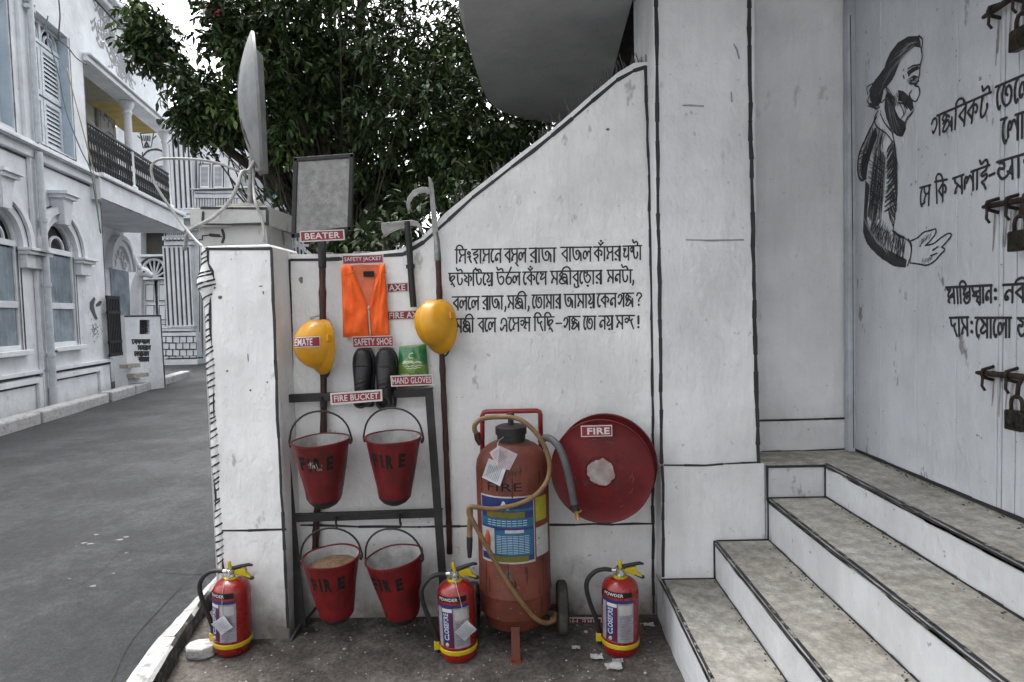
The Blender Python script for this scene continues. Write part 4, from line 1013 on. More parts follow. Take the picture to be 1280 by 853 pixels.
def column(x0, x1, y0, y1, n, name):
    a, b = at(x0, y1, YF), at(x1, y0, YF); W_ = b.x-a.x; rings = []
    prof_ = []
    for k in range(n*6+1):
        u = k/(n*6); prof_.append((a.x+W_*u,   .22-.018*(1 if (k % 6) in (2, 3, 4) else 0)))
    r0 = [(x, YF-d, a.z) for x, d in prof_]; r1 = [(x, YF-d, b.z) for x, d in prof_]
    mb = MB(); mb.loft([r0, r1], False, False); mb.box((a.x, YF-.20, a.z), (b.x, YF-.002, b.z)); o = mb.build(name, 'plaster_far', end)
    mb = MB()
    for k in range(n):
        xx = a.x+W_*(k*6+3)/(n*6); mb.add([(xx-W_*.17/n, YF-.212, a.z+.05), (xx+W_*.17/n, YF-.212, a.z+.05), (xx+W_*.17/n, YF-.212, b.z-.05), (xx-W_*.17/n, YF-.212, b.z-.05)], [(0, 1, 2, 3)])
    mb.build('painted_flute', 'black_paint', o)
column(213, 242, 308, 409, 6, 'fluted_column'); column(216, 241, 150, 264, 5, 'upper_column')
mb = MB()
for r in ((210, 296, 245, 302, .32), (211, 302, 244, 308, .26), (210, 409, 245, 415, .34), (206, 415, 252, 447, .36), (204, 448, 256, 456, .46), (207, 264, 250, 270, .30), (204, 270, 262, 276, .36), (204, 284, 250, 290, .22)):
    mb = MB(); frect(mb, *r[:4], .003, r[4]); mb.build('plinth' if r[1] > 400 else 'capital', 'plaster_far', end)
mb = MB()
ln = lambda P, wd=.03, d=.37: mb.ribbon([fp(x, y, d) for x, y in P], wd, FN, jit=.4)
for i, y in enumerate((420, 428, 436, 444)):
    ln([(206, y), (228, y+.3), (252, y)])
    for k in range(6):
        x = 207+k*8.4+(4 if i % 2 else 0); ln([(x, y), (x, y+8 if y < 444 else y+3)])
ln([(211, 298), (245, 298)], .02, .33); ln([(211, 410.5), (245, 410.5)], .02, .35); ln([(211, 414), (245, 414)], .02, .35)
for k in range(14): ln([(212+k*2.4, 291), (213+k*2.4, 296)], .02, .23)
for k in range(7): ln(spline([(212+k*4.8, 302), (214+k*4.8, 300), (216+k*4.8, 303)], 3), .02, .33)
for (x, y0, y1) in ((245.5, 150, 284), (250, 285, 450), (210, 160, 264), (207, 292, 408), (254, 200, 300), (253, 276, 450)): ln([(x, y0), (x, (y0+y1)/2), (x, y1)], .035, .02)
for y in (240, 244, 250, 262, 266, 281, 288): ln([(250, y), (275, y+.6), (304, y)], .022, .30)
for k in range(16): ln([(252+k*3.3, 250), (252+k*3.3, 262)], .022, .30)
mb.build('painted_line', 'black_paint', end)
mb = MB(); frect(mb, 249, 239, 306, 264, .003, .28); frect(mb, 246, 237, 308, 240, .003, .4); mb.build('painted_parapet', 'plaster_far', end)
for x0 in (250, 267, 300, 318):
    mb = MB(); frect(mb, x0, 205, x0+14.5, 237, .003, .08); o = mb.build('louvre_window', 'plaster_far', end)
    mb = MB()
    mb.ribbon([fp(x, y, .084) for x, y in ((x0+.6, 206), (x0+14, 206), (x0+14, 236.5), (x0+.6, 236.5), (x0+.6, 206))], .035, FN)
    for k in range(16): mb.ribbon([fp(x0+3, 210+k*1.5, .084), fp(x0+11.5, 210+k*1.5, .084)], .016, FN)
    mb.build('painted_slat', 'black_paint', o)
# neighbour's white upper wall with painted crest seen through the balcony
mb = MB(); a, b = at(160, 205, YF-.1), at(212, 140, YF-.1)
mb.box((a.x, YF-.1, a.z-.1), (b.x, YF-.01, b.z)); nb = mb.build('side_bay', 'plaster_far', end)
mb = MB(); np_ = lambda P, wd=.03: mb.ribbon([at(x, y, YF-.106) for x, y in P], wd, FN, jit=.3)
np_([(175, 167), (192, 166), (189, 184), (179, 185), (175, 167)]); np_([(172, 170), (175, 173)]); np_([(195, 170), (191, 174)])
for k in range(5): np_([(177+k*2.6, 170), (178+k*2.3, 176)], .04)
np_([(183, 178), (181, 183), (186, 183), (183, 178)], .06); np_(spline([(178, 196), (185, 189), (196, 187), (207, 191)], 4), .06); np_([(178, 190.5), (178, 200)]); 
mb.build('painted_crest', 'black_paint', nb)
# white house beyond the trees, to the right
bk = thing('shuttered_house', 'pale house with shuttered windows seen in gaps behind the tree', 'house', (2.4-8, 17, 0))
mb = MB(); a, b = at(318, 420, 16.), at(470, 205, 16.)
mb.box((a.x, 16, -.1), (b.x, 19, b.z)); mb.build('wall', 'plaster_far', bk)
mb = MB()
for x0 in (330, 352, 385, 415, 440):
    for y0 in (222, 262):
        c0_, c1_ = at(x0, y0+26, 16), at(x0+13, y0, 16); mb.box((c0_.x, 15.96, c0_.z), (c1_.x, 15.998, c1_.z))
mb.build('shutter', mat('green_shutter', (.10, .22, .19), .7, .2, 4), bk)
# ------------------------------------------------------------------ trees behind the wall
mat('leaf', (.042, .070, .022), .55, .1, 5, spec=.25, col2=(.012, .025, .008), island=True)
mat('leaf_light', (.090, .135, .038), .55, .1, 5, spec=.25, col2=(.035, .065, .016), island=True)
mat('bark', (.07, .058, .045), .9, .3, 14, .8, 50)
rs = np.random.RandomState(5)
def leaf_mesh(name, sprigs, m, parent, size=(.042, .092), per=(10, 17)):
    V = []; Fc = []
    for (c, ax) in sprigs:
        c = np.array(c); ax = np.array(ax)/np.linalg.norm(ax)
        L = rs.uniform(.10, .26); n = rs.randint(*per)
        for k in range(n):
            p = c+ax*L*(k/n)
            d = rs.normal(size=3)*.75+ax*.7; d[2] -= .45; d /= np.linalg.norm(d)
            l = rs.uniform(*size); w_ = l*rs.uniform(.30, .40)
            s_ = np.cross(d, rs.normal(size=3)*.5+np.array([0, 0, 1.])); s_ /= (np.linalg.norm(s_)+1e-6); n_ = np.cross(s_, d)
            q = len(V); cv = rs.uniform(.05, .18)*l; fo = w_*.22
            V += [p, p+d*l*.38+s_*w_*.5+n_*fo*.6, p+d*l*.75+s_*w_*.34-n_*(cv*.4-fo*.4), p+d*l-n_*cv, p+d*l*.75-s_*w_*.34-n_*(cv*.4-fo*.4), p+d*l*.38-s_*w_*.5+n_*fo*.6, p+d*l*.40, p+d*l*.76-n_*cv*.42]
            Fc += [(q, q+1, q+6), (q+1, q+2, q+7, q+6), (q+2, q+3, q+7), (q, q+6, q+5), (q+6, q+7, q+4, q+5), (q+7, q+3, q+4)]
    mb = MB(); mb.v = [tuple(x) for x in V]; mb.f = Fc
    return mb.build(name, m, parent)
def in_ell(c, r, n, shell=.5):
    out = []
    for _ in range(n):
        d = rs.normal(size=3); d /= np.linalg.norm(d); rad = rs.uniform(shell, 1)**(1/1.6)
        if rs.rand() < .12: rad *= 1.12
        out.append((np.array(c)+d*np.array(r)*rad, d*.8+rs.normal(size=3)*.5+np.array([0, 0, -.25])))
    return out
def tree(name, label, base, ells, twig_r, group='trees behind the wall', light=()):
    t = thing(name, label, 'tree', base, (0, 0, 0), group)
    sp = []; sl_ = []; mb = MB(); base = Vector(base); fork = base+Vector((.05, .05, 1.6))
    mb.tube(spline([base, base+Vector((.04, .0, .8)), fork], 4), [.15, .145, .14, .135, .13, .125, .12, .115, .11][:9], 10)
    for i, (px, py, Y, r, n) in enumerate(ells):
        c = at(px, py, Y)
        # each mass is a set of uneven clumps
        for k in range(max(2, n//22)):
            d = rs.normal(size=3); d /= np.linalg.norm(d); cc = np.array(c)+d*np.array(r)*rs.uniform(.25, .95); rr = np.array(r)*rs.uniform(.28, .5)
            (sl_ if rs.rand() < .20 else sp).extend(in_ell(cc, rr, 30))
            mid = (fork+Vector(cc))/2+Vector(rs.normal(size=3)*.12)
            mb.tube(spline([fork.lerp(c, .15), mid, Vector(cc)], 4), [twig_r*(1-.085*j) for j in range(9)], 5)
        mb.tube(spline([fork, fork.lerp(c, .5)+Vector((0, 0, .15)), c], 5), [.07-.0045*j for j in range(11)], 7)
    mb.build('trunk', 'bark', t, smooth=True)
    leaf_mesh('crown', sp, 'leaf', t); leaf_mesh('young_leaves', sl_, 'leaf_light', t)
    return t
tree('broadleaf_tree', 'large dark green broadleaf tree spreading over the whole garden wall', at(420, 430, 5.4)*1+Vector((0, 0, -at(420, 430, 5.4).z)), [
    (355, 80, 4.8, (.48, .6, .58), 260), (430, 40, 5.3, (.95, .8, .8), 360), (545, 80, 5.3, (.9, .8, .85), 360), (425, 150, 5.6, (.85, .7, .6), 320),
    (560, 185, 5.2, (.75, .7, .55), 300), (640, 190, 5.2, (.5, .6, .45), 180), (272, 132, 4.7, (.19, .3, .20), 150), (350, 160, 4.9, (.36, .4, .30), 150), (318, 55, 4.8, (.17, .4, .28), 120), (450, 60, 6.9, (1.5, .7, 1.1), 460), (570, 150, 6.6, (1.1, .6, .9), 300), (400, 130, 6.7, (.7, .5, .8), 260),
    (470, -190, 5.2, (1.9, 1.1, .9), 330), (370, -70, 5.0, (.5, .6, .5), 120), (490, 245, 5.5, (.65, .5, .30), 180), (400, 235, 5.5, (.40, .5, .28), 100), (675, 130, 5.4, (.4, .5, .4), 110)], .011)
tree('leafy_tree', 'smaller tree whose leafy branch hangs over the lane by the balcony', at(455, 430, 5.7)+Vector((0, 0, -at(455, 430, 5.7).z)), [
    (168, 26, 4.6, (.09, .15, .09), 60), (184, 58, 4.6, (.07, .12, .09), 60), (292, 30, 4.7, (.09, .2, .14), 70), (236, 150, 4.6, (.12, .2, .12), 80), (205, 62, 4.7, (.05, .10, .03), 22)], .008)
bush = tag(thing('garden_bush', 'low dark bush just behind the flat part of the wall', 'bush', at(470, 420, 3.6)), None, None)
sp = []
for px, py, Y, r in ((480, 305, 3.7, (.22, .2, .10)), (535, 285, 3.8, (.24, .22, .14)), (585, 250, 3.8, (.16, .2, .10)), (425, 300, 4.0, (.10, .2, .07))): sp += in_ell(at(px, py, Y), r, 46)
leaf_mesh('foliage', sp, 'leaf', bush, (.05, .09)); 
mb = MB(); b0 = bush.location.copy(); b0.z = 0
for px, py, Y in ((480, 305, 3.7), (535, 285, 3.8), (585, 250, 3.8), (425, 300, 4.0)): mb.tube(spline([b0, (b0+at(px, py, Y))/2, at(px, py, Y)], 4), .014, 6)
mb.build('stem', 'bark', bush, smooth=True)
mb = MB(); c = at(262, 14, 4.35)
for k in range(9): mb.ball(c+Vector((random.gauss(0, .04), random.gauss(0, .04), random.gauss(0, .03))), (.016, .012, .009), 6, 5)
tag(mb.build('red_blossom', mat('petal', (.22, .03, .04), .6), smooth=True), 'small red blossom cluster among the leaves near the sky gap', 'flower')
# white iron railing spikes behind the flat wall top
fnc = thing('garden_fence', 'short white iron fence bars behind the flat wall top', 'fence', at(366, 330, 3.3))
for k in range(7):
    a = at(351+k*4.6, 332, 3.3); b = at(351+k*4.6, 296+random.uniform(-1, 2), 3.3)
    mb = MB(); mb.tube([a-Vector((0, 0, .3)), b, b+Vector((0, 0, .015))], [.006, .006, .001], 6); mb.build('bar', 'pipe_white', fnc)
mb = MB(); mb.bar(at(346, 308, 3.302), at(386, 307, 3.302), .014, .008); mb.build('rail', 'pipe_white', fnc)
# ------------------------------------------------------------------ fire point: materials
mat('sign_white', (.52, .51, .51), .45, .06, 12)
mat('sign_red', (.22, .012, .022), .45, .12, 14)
mat('bucket_red', (.150, .008, .010), .42, .25, 9, .25, 22, stain=(.045, .010, .009), samt=.75, sscale=8)
mat('bucket_lining', (.40, .40, .395), .7, .2, 12, .2, 40, stain=(.20, .19, .17), samt=.7, sscale=14)
mat('rack_black', (.018, .018, .019), .5, .2, 20, .15, 60, stain=(.07, .05, .04), samt=.5, sscale=10)
mat('pole_wood', (.060, .020, .014), .5, .3, 9, .3, 60, stain=(.03, .012, .01), samt=.7, sscale=12)
mat('steel', (.24, .24, .235), .45, .2, 20, .1, 60, metal=.6, stain=(.16, .11, .08), samt=.5, sscale=18)
mat('extinguisher_red', (.235, .010, .009), .30, .10, 6, .05, 18, spec=.5, coat=.2, stain=(.17, .008, .008), samt=.5, sscale=7)
mat('cylinder_red', (.145, .035, .019), .55, .22, 5, .3, 24, stain=(.045, .016, .012), samt=.75, sscale=6)
mat('reel_red', (.115, .0055, .007), .45, .2, 5, .2, 14, spec=.25, stain=(.05, .006, .007), samt=.75, sscale=4.5)
mat('reel_dark', (.045, .006, .007), .5, .2, 8, stain=(.05, .02, .015), samt=.7, sscale=7)
mat('helmet_yellow', (.56, .27, .010), .38, .10, 8, .06, 30, spec=.4, stain=(.34, .15, .012), samt=.55, sscale=7)
mat('hivis', (.82, .125, .018), .8, .06, 10, .25, 90)
mat('hivis_lining', (.60, .16, .075), .85, .1, 18, .2, 120)
mat('rubber', (.016, .016, .017), .55, .15, 30, .1, 80)
mat('leather', (.014, .014, .015), .42, .2, 25, .25, 90)
mat('yellow_plastic', (.46, .35, .01), .4, .1, 10)
mat('chrome', (.55, .55, .55), .25, .15, 30, metal=.9)
mat('brass', (.45, .30, .10), .4, .2, 30, metal=.8)
mat('hose_tan', (.19, .115, .050), .55, .2, 14, .15, 90)
mat('hose_grey', (.085, .088, .092), .6, .15, 20, .25, 120)
mat('label_silver', (.28, .28, .30), .4, .15, 30, stain=(.14, .14, .17), samt=.6, sscale=40)
mat('label_navy', (.018, .030, .13), .4, .15, 25)
mat('label_blue', (.016, .105, .20), .45, .1, 25)
mat('label_maroon', (.12, .01, .03), .4, .15, 25)
mat('label_olive', (.14, .125, .015), .5, .15, 25)
mat('label_yellow', (.36, .33, .02), .5, .15, 18)
mat('label_white', (.40, .395, .39), .5, .1, 30, stain=(.34, .33, .33), samt=.6, sscale=45)
mat('tag_paper', (.47, .48, .51), .6, .08, 40, stain=(.42, .42, .47), samt=.6, sscale=60)
mat('tag_pink', (.45, .39, .41), .6, .08, 40, stain=(.42, .36, .40), samt=.6, sscale=60)
mat('lettering_white', (.52, .52, .52), .5, .05, 10)
mat('stencil_black', (.006, .005, .005), .8, .2, 40)
mat('mesh_grey', (.46, .46, .45), .6, .35, 260, .8, 320)

# ------------------------------------------------------------------ signs
SG = 'red safety name signs'
def bil(c, u, v):   # c = TL, TR, BR, BL in the picture; v measured up from the bottom edge
    a = Vector(c[3]).lerp(Vector(c[2]), u); b = Vector(c[0]).lerp(Vector(c[1]), u); return a.lerp(b, v)
def sign(c, Y, txt, label, box=(.06, .94, .20, .80), bold=.02, border=.10, th_=.003, flip=False, space=1.05):
    def e(d):
        def f(u, v):
            if flip: u, v = 1-u, 1-v
            p = bil(c, u, v); return at(p.x, p.y, Y)+Vector((0, -d, 0))
        return f
    f0 = e(0); cen = f0(.5, .5)
    t = thing('safety_sign', label, 'sign', cen, (0, 0, 0), SG)
    mb = MB(); q = [f0(0, 0), f0(1, 0), f0(1, 1), f0(0, 1)]; b = [p+Vector((0, th_, 0)) for p in q]
    mb.add(q+b, [(0,1,2,3),(7,6,5,4),(0,4,5,1),(1,5,6,2),(2,6,7,3),(3,7,4,0)]); mb.build('board', 'sign_white', t)
    asp = (Vector(c[1])-Vector(c[0])).length/(Vector(c[3])-Vector(c[0])).length
    bx = border/asp; f1 = e(.0006)
    mb = MB(); mb.add([f1(bx, border), f1(1-bx, border), f1(1-bx, 1-border), f1(bx, 1-border)], [(0, 1, 2, 3)]); mb.build('red_panel', 'sign_red', t)
    f2 = e(.0012); mb = MB()
    letter_quad(mb, txt, lambda u, v: f2(box[0]+(box[1]-box[0])*u, box[2]+(box[3]-box[2])*v), bold, space)
    mb.build('lettering', 'lettering_white', t)
    return t

# ------------------------------------------------------------------ fire beater
YB = 2.70
b = thing('fire_beater', 'fire beater with grey mesh panel in black frame on brown pole', 'fire beater', at(402, 500, YB))
P4 = [(372, 203), (438, 198), (434.5, 288), (369, 293)]
nx = 26; mb = MB(); vs = []
for j in range(nx+1):
    for i in range(nx+1):
        p = bil(P4, i/nx, j/nx); vs.append(at(p.x, p.y, YB)+Vector((0, .006*math.sin(i*.5)*math.sin(j*.4), 0)))
mb.add(vs, [(j*(nx+1)+i, j*(nx+1)+i+1, (j+1)*(nx+1)+i+1, (j+1)*(nx+1)+i) for j in range(nx) for i in range(nx)]); mb.build('mesh_panel', 'mesh_grey', b, smooth=True)
mb = MB()
for i in range(0, 61):                                         # woven wires
    for k in (0, 1):
        p = [bil(P4, i/60, s_/4) if k == 0 else bil(P4, s_/4, i/60) for s_ in range(5)]
        mb.tube([at(q.x, q.y, YB-.004-.002*k) for q in p], .0011, 4, False)
mb.build('wire_weave', mat('wire_grey', (.42, .42, .41), .45, .2, 30, metal=.4), b)
mb = MB(); a = [at(x, y, YB-.006) for x, y in ((370, 200), (440, 195), (437, 286), (367, 295))]
for p, q in ((a[0], a[1]), (a[1], a[2]), (a[2], a[3]), (a[3], a[0])): mb.bar(p+(p-q).normalized()*.009, q+(q-p).normalized()*.009, .019, .014)
mb.build('frame', 'rubber', b, bevel=.003)
mb = MB(); mb.bar(at(402.5, 292, YB-.01), at(402.5, 322, YB-.01), .030, .022); mb.tube([at(402.5, 312, YB-.01), at(403, 335, YB-.008)], .017, 12); mb.build('socket', 'rubber', b, bevel=.003)
def pole(pts, r, name, parent, Ys):
    P = spline([at(x, y, Y) for (x, y), Y in zip(pts, Ys)], 9); n_ = len(P); mb = MB()
    rr = [r*(1+.06*math.sin(i*1.3)+(.16 if i % 11 == 5 else 0)+random.uniform(-.03, .03)) for i in range(n_)]
    return mb.tube(P, rr, 12).build(name, 'pole_wood', parent, smooth=True)
pole([(402.8, 325), (403.5, 400), (404.5, 480), (404, 545), (400, 600), (396, 645), (394, 690)], .0148, 'pole', b, [2.70, 2.715, 2.735, 2.745, 2.75, 2.75, 2.75])
# ------------------------------------------------------------------ ceiling hook
hk = thing('ceiling_hook', 'long ceiling hook with steel spear and curved hook on brown pole', 'fire hook', at(562, 690, 2.74))
YH = 2.735
def slab(px, Y, th_, name, m, parent, bevel=.002):
    P = [at(x, y, Y) for x, y in px]
    return MB().poly([[(p.x, p.z) for p in P]], lambda u, v, d: (u, Y-d, v), th_).build(name, m, parent, bevel=bevel)
slab([(535, 221), (538, 222), (541.5, 229), (543, 245), (548, 294), (541, 296), (537.5, 250)], YH, .008, 'spear', 'steel', hk)
slab([(538, 235), (527, 233.5), (516, 238), (509, 247), (507.5, 257), (509.5, 264), (513, 262), (512.5, 254), (516, 247), (523, 242), (530, 241), (539, 244)], YH-.001, .010, 'hook', 'steel', hk)
mb = MB(); mb.tube([at(544.5, 291, YH-.003), at(546, 300, YH-.003), at(547.5, 326, YH-.003)], [.010, .0135, .0155], 14); mb.build('socket', 'steel', hk, smooth=40)
pole([(547.5, 320), (550.5, 400), (554, 480), (557.5, 560), (560.5, 640), (562, 692)], .0128, 'pole', hk, [2.732, 2.74, 2.75, 2.755, 2.755, 2.755])
# ------------------------------------------------------------------ axe
ax = thing('fireman_axe', 'black handled axe with worn steel head hanging on the wall', 'axe', at(514, 330, 2.74))
slab([(476, 279), (490, 277.5), (505, 276), (515, 275), (522, 277), (526, 282), (527.5, 288), (521, 283), (514, 282), (507, 284), (496, 287), (487, 291), (480, 296.5), (476.5, 288)], 2.735, .016, 'head', 'steel', ax, .003)
mb = MB(); mb.tube([at(509, 277, 2.742), at(511, 300, 2.745), at(513, 332, 2.747), at(515.5, 365, 2.748), at(517, 384, 2.748)], [.0150, .0145, .0140, .0150, .0145], 14); mb.build('handle', 'rubber', ax, smooth=50)
mb = MB(); mb.tube([at(512.8, 331, 2.747), at(513.2, 335.5, 2.747)], .0195, 14); mb.build('collar', 'rubber', ax, smooth=50)
mb = MB(); mb.tube(spline([at(522, 282, 2.74), at(525, 287, 2.738), at(530, 293, 2.74)], 3), .005, 8); mb.build('hanging_nail', 'steel', ax, smooth=True)

# ------------------------------------------------------------------ jacket
YJ = 2.752
jk = thing('safety_jacket', 'folded orange safety jacket with zip hanging on the white wall', 'safety jacket', at(457, 375, YJ))
slab([(430, 334), (444, 331), (478, 331), (484, 415), (431, 418)], YJ, .012, 'back_panel', 'hivis_lining', jk, .004)
def cloth(px_fn, th_, name, m, Y, nu=18, nv=26, seed=0):
    def wv(u, v): return .0055*math.sin(7*u+11*v+seed)+.0045*math.sin(15*v-6*u+seed*2)+.003*math.sin(19*u+9*v)+.006*math.exp(-((v-.55-.25*u)/.05)**2)-.005*math.exp(-((v-.8+.2*u)/.04)**2)
    vs = []; back = []
    for j in range(nv+1):
        for i in range(nu+1):
            u, v = i/nu, j/nv; ed = min(u, 1-u, v, 1-v); p = px_fn(u, v); q = at(p[0], p[1], Y)
            vs.append(q+Vector((0, -th_*min(1, (ed*8)**.5 if ed > 0 else .0)-wv(u, v)*min(1, ed*6), 0)))
    mb = MB(); mb.add(vs, [(j*(nu+1)+i, j*(nu+1)+i+1, (j+1)*(nu+1)+i+1, (j+1)*(nu+1)+i) for j in range(nv) for i in range(nu)])
    return mb.build(name, m, jk, smooth=True)
def lerp2(a, b, t): return (a[0]+(b[0]-a[0])*t, a[1]+(b[1]-a[1])*t)
def lfront(u, v):
    inner = lerp2((438, 331), (460.5, 385), v/.6) if v < .6 else lerp2((460.5, 385), (463, 421), (v-.6)/.4)
    return lerp2(lerp2((426.5, 332), (429, 422), v), inner, u)
def rfront(u, v):
    inner = lerp2((474, 330), (461.5, 385), v/.6) if v < .6 else lerp2((461.5, 385), (463.6, 421), (v-.6)/.4)
    return lerp2(inner, lerp2((481, 330), (487, 419.5), v), u)
cloth(lfront, .017, 'front_panel', 'hivis', YJ-.005); cloth(rfront, .017, 'front_panel', 'hivis', YJ-.005, seed=2)
mb = MB(); mb.tube(spline([at(460.8, 383, YJ-.020), at(462, 402, YJ-.021), at(463.2, 420, YJ-.018)], 5), .0042, 6); mb.ball(at(461, 385, YJ-.026), (.006, .004, .010), 8, 6)
mb.build('zip', mat('zip_grey', (.42, .40, .38), .5, .1, 60), jk, smooth=True)
mb = MB()
for P in ([(431, 345), (438, 343), (443, 341)], [(476, 340), (480, 341), (483.5, 341)]): mb.ribbon([at(x, y, YJ-.0245) for x, y in P], .0022, FN, 0, jit=.3)
mb.build('shoulder_seam', mat('seam_orange', (.50, .07, .01), .8), jk)
slab([(454, 339.5), (467.5, 339), (468, 346), (454.5, 346.5)], YJ-.0135, .0015, 'collar_tag', 'stencil_black', jk, 0)
# ------------------------------------------------------------------ wall signs
sign([(374.5, 289), (430, 287), (431, 300), (375.5, 303)], YB-.024, 'BEATER', 'red sign BEATER across the lower edge of the fire beater', (.11, .90, .22, .78))
sign([(427.5, 319.5), (479, 318), (479.5, 329), (428.5, 331)], YJ-.018, 'SAFETY JACKET', 'red sign SAFETY JACKET above the orange jacket', (.05, .95, .22, .78), .015, .08)
sign([(483.5, 354), (510.5, 353), (511, 365), (484, 366.5)], 2.772, 'AXE', 'short red sign AXE beside the axe handle', (.08, .84, .18, .82))
sign([(483.5, 389), (531, 387), (531.5, 399), (484, 401)], 2.772, 'FIRE AXE', 'red sign half hidden behind the yellow helmet by the hook', (.06, .92, .18, .82))
sign([(440, 421), (491.5, 419.5), (492.5, 433.5), (441, 435)], YJ-.012, 'SAFETY SHOE', 'red sign SAFETY SHOE under the orange jacket', (.05, .96, .20, .80), .012, .07)
sign([(488, 470), (540.5, 468), (541.5, 481.5), (489, 483.5)], 2.66, 'HAND GLOVES', 'red sign HAND GLOVES across the green glove packet', (.04, .96, .22, .80), .015, .10)
sign([(412.5, 491.5), (477.5, 487), (478, 501.5), (413.5, 506.5)], 2.63, 'FIRE BUCKET', 'red sign FIRE BUCKET with white border on the rack top bar', (.07, .93, .24, .76), .02, .15)
# ------------------------------------------------------------------ helmets
HG = 'yellow safety helmets on the wall'
def helmet(name, label, c, zax, yax):
    zax = Vector(zax).normalized(); yax = Vector(yax); yax = (yax-yax.dot(zax)*zax).normalized(); xax = yax.cross(zax)
    M = Matrix((xax, yax, zax)).transposed()
    t = thing(name, label, 'helmet', c, M.to_euler(), HG)
    A, B, H = .087, .106, .108
    def el(ph, th, k=1.): return (A*k*math.sin(ph)*math.cos(th), B*k*math.sin(ph)*math.sin(th), H*k*math.cos(ph))
    rings = []; N = 40
    for i in range(1, 15):
        ph = math.pi/2*i/14
        ring = []
        for k in range(N):
            th = 2*math.pi*k/N; x, y, z = el(ph, th)
            rd = .004*math.exp(-(x/.012)**2)+.0025*math.exp(-((abs(x)-.045)/.010)**2)      # ridges front to back
            nrm = Vector((x/A**2, y/B**2, z/H**2)).normalized(); f = min(1, (math.pi/2-ph)*3)
            ring.append(Vector((x, y, z))+nrm*rd*f)
        rings.append(ring)
    mb = MB(); mb.loft(rings, caps=False); n_ = len(mb.v); mb.v.append((0, 0, H+.004)); mb.f += [(n_, k, (k+1) % N) for k in range(N)]
    mb.build('shell', 'helmet_yellow', t, local=True, smooth=True)
    mb = MB(); rr = []
    for (k, z) in ((1.0, .002), (1.0, -.012), (None, -.020), (None, -.016), (1.0, .006)):
        ring = []
        for j in range(N):
            th = 2*math.pi*j/N; w_ = .009+.016*max(0, math.sin(th))**1.1
            if k: ring.append((A*k*math.cos(th), B*k*math.sin(th), z))
            else: ring.append(((A+w_*.6)*math.cos(th), (B+w_)*math.sin(th), z-.012*max(0, math.sin(th))+.0))
        rr.append(ring)
    mb.loft(rr, caps=False); mb.build('brim', 'helmet_yellow', t, local=True, smooth=50)
    mb = MB(); mb.tube(spline([(-.06, .06, -.010), (-.045, .10, -.030), (.0, .140, -.040), (.045, .10, -.030), (.06, .06, -.010)], 5), .0045, 6); mb.build('chin_strap', 'rubber', t, local=True, smooth=True)
    for sgn in (-1, 1):
        mb = MB(); mb.box((sgn*A-.006, -.03, -.004), (sgn*A+.008, .0, .018)); mb.build('strap_slot', 'helmet_yellow', t, local=True, bevel=.003)
    return t, M, (A, B, H)
h1, HM, (A_, B_, H_) = helmet('safety_helmet', 'yellow helmet with red sticker hanging on the brown beater pole', at(398, 431, 2.67), (-.60, -.78, .16), (.22, .05, -1))
h2, _, _ = helmet('safety_helmet', 'plain yellow helmet hanging on the brown hook pole by the verse', at(546, 405, 2.685), (-.50, -.85, .20), (.26, .05, -1))
def onh(px, py, k):
    o = HM.transposed() @ (Vector((0, 0, CH))-h1.location); d = HM.transposed() @ ray(px, py)
    sc_ = Vector((1/(A_*k), 1/(B_*k), 1/(H_*k))); o = Vector((o.x*sc_.x, o.y*sc_.y, o.z*sc_.z)); e = Vector((d.x*sc_.x, d.y*sc_.y, d.z*sc_.z))
    a, bb, c = e.dot(e), 2*o.dot(e), o.dot(o)-1; ds = bb*bb-4*a*c
    t = (-bb-math.sqrt(max(0, ds)))/(2*a); p = Vector((0, 0, CH))+ray(px, py)*t
    return HM.transposed() @ (p-h1.location)
def hpatch(c, k, name, m, n=10):
    mb = MB(); vs = []
    for j in range(5):
        for i in range(n+1):
            p = bil(c, i/n, j/4); vs.append(onh(p.x, p.y, k))
    mb.add(vs, [(j*(n+1)+i, j*(n+1)+i+1, (j+1)*(n+1)+i+1, (j+1)*(n+1)+i) for j in range(4) for i in range(n)]); return mb.build(name, m, h1, local=True)
cst = [(368, 422), (400, 420.5), (400.5, 433.5), (368, 435)]
st_ = hpatch(cst, 1.045, 'sticker', 'sign_white'); hpatch([(368, 423), (399.2, 421.5), (399.6, 432.6), (368, 434)], 1.052, 'sticker_panel', 'sign_red')
mb = MB(); cl_ = [(368.3, 423.8), (390.5, 423), (390.5, 432), (368.3, 432.8)]
vs, fs = glyphs('EMATE', .02, 1.02)
mb.add([onh(*bil(cl_, u, v), 1.06) for u, v in vs], fs); mb.build('sticker_lettering', 'lettering_white', h1, local=True)
hl_ = lambda p: HM.transposed() @ (p-h1.location)
mb = MB(); mb.tube([hl_(p) for p in spline([at(388, 398, 2.72), at(398, 394, 2.72), at(408, 398, 2.73), at(414, 408, 2.74)], 4)], .008, 8); mb.build('headband', 'label_white', h1, local=True, smooth=True)
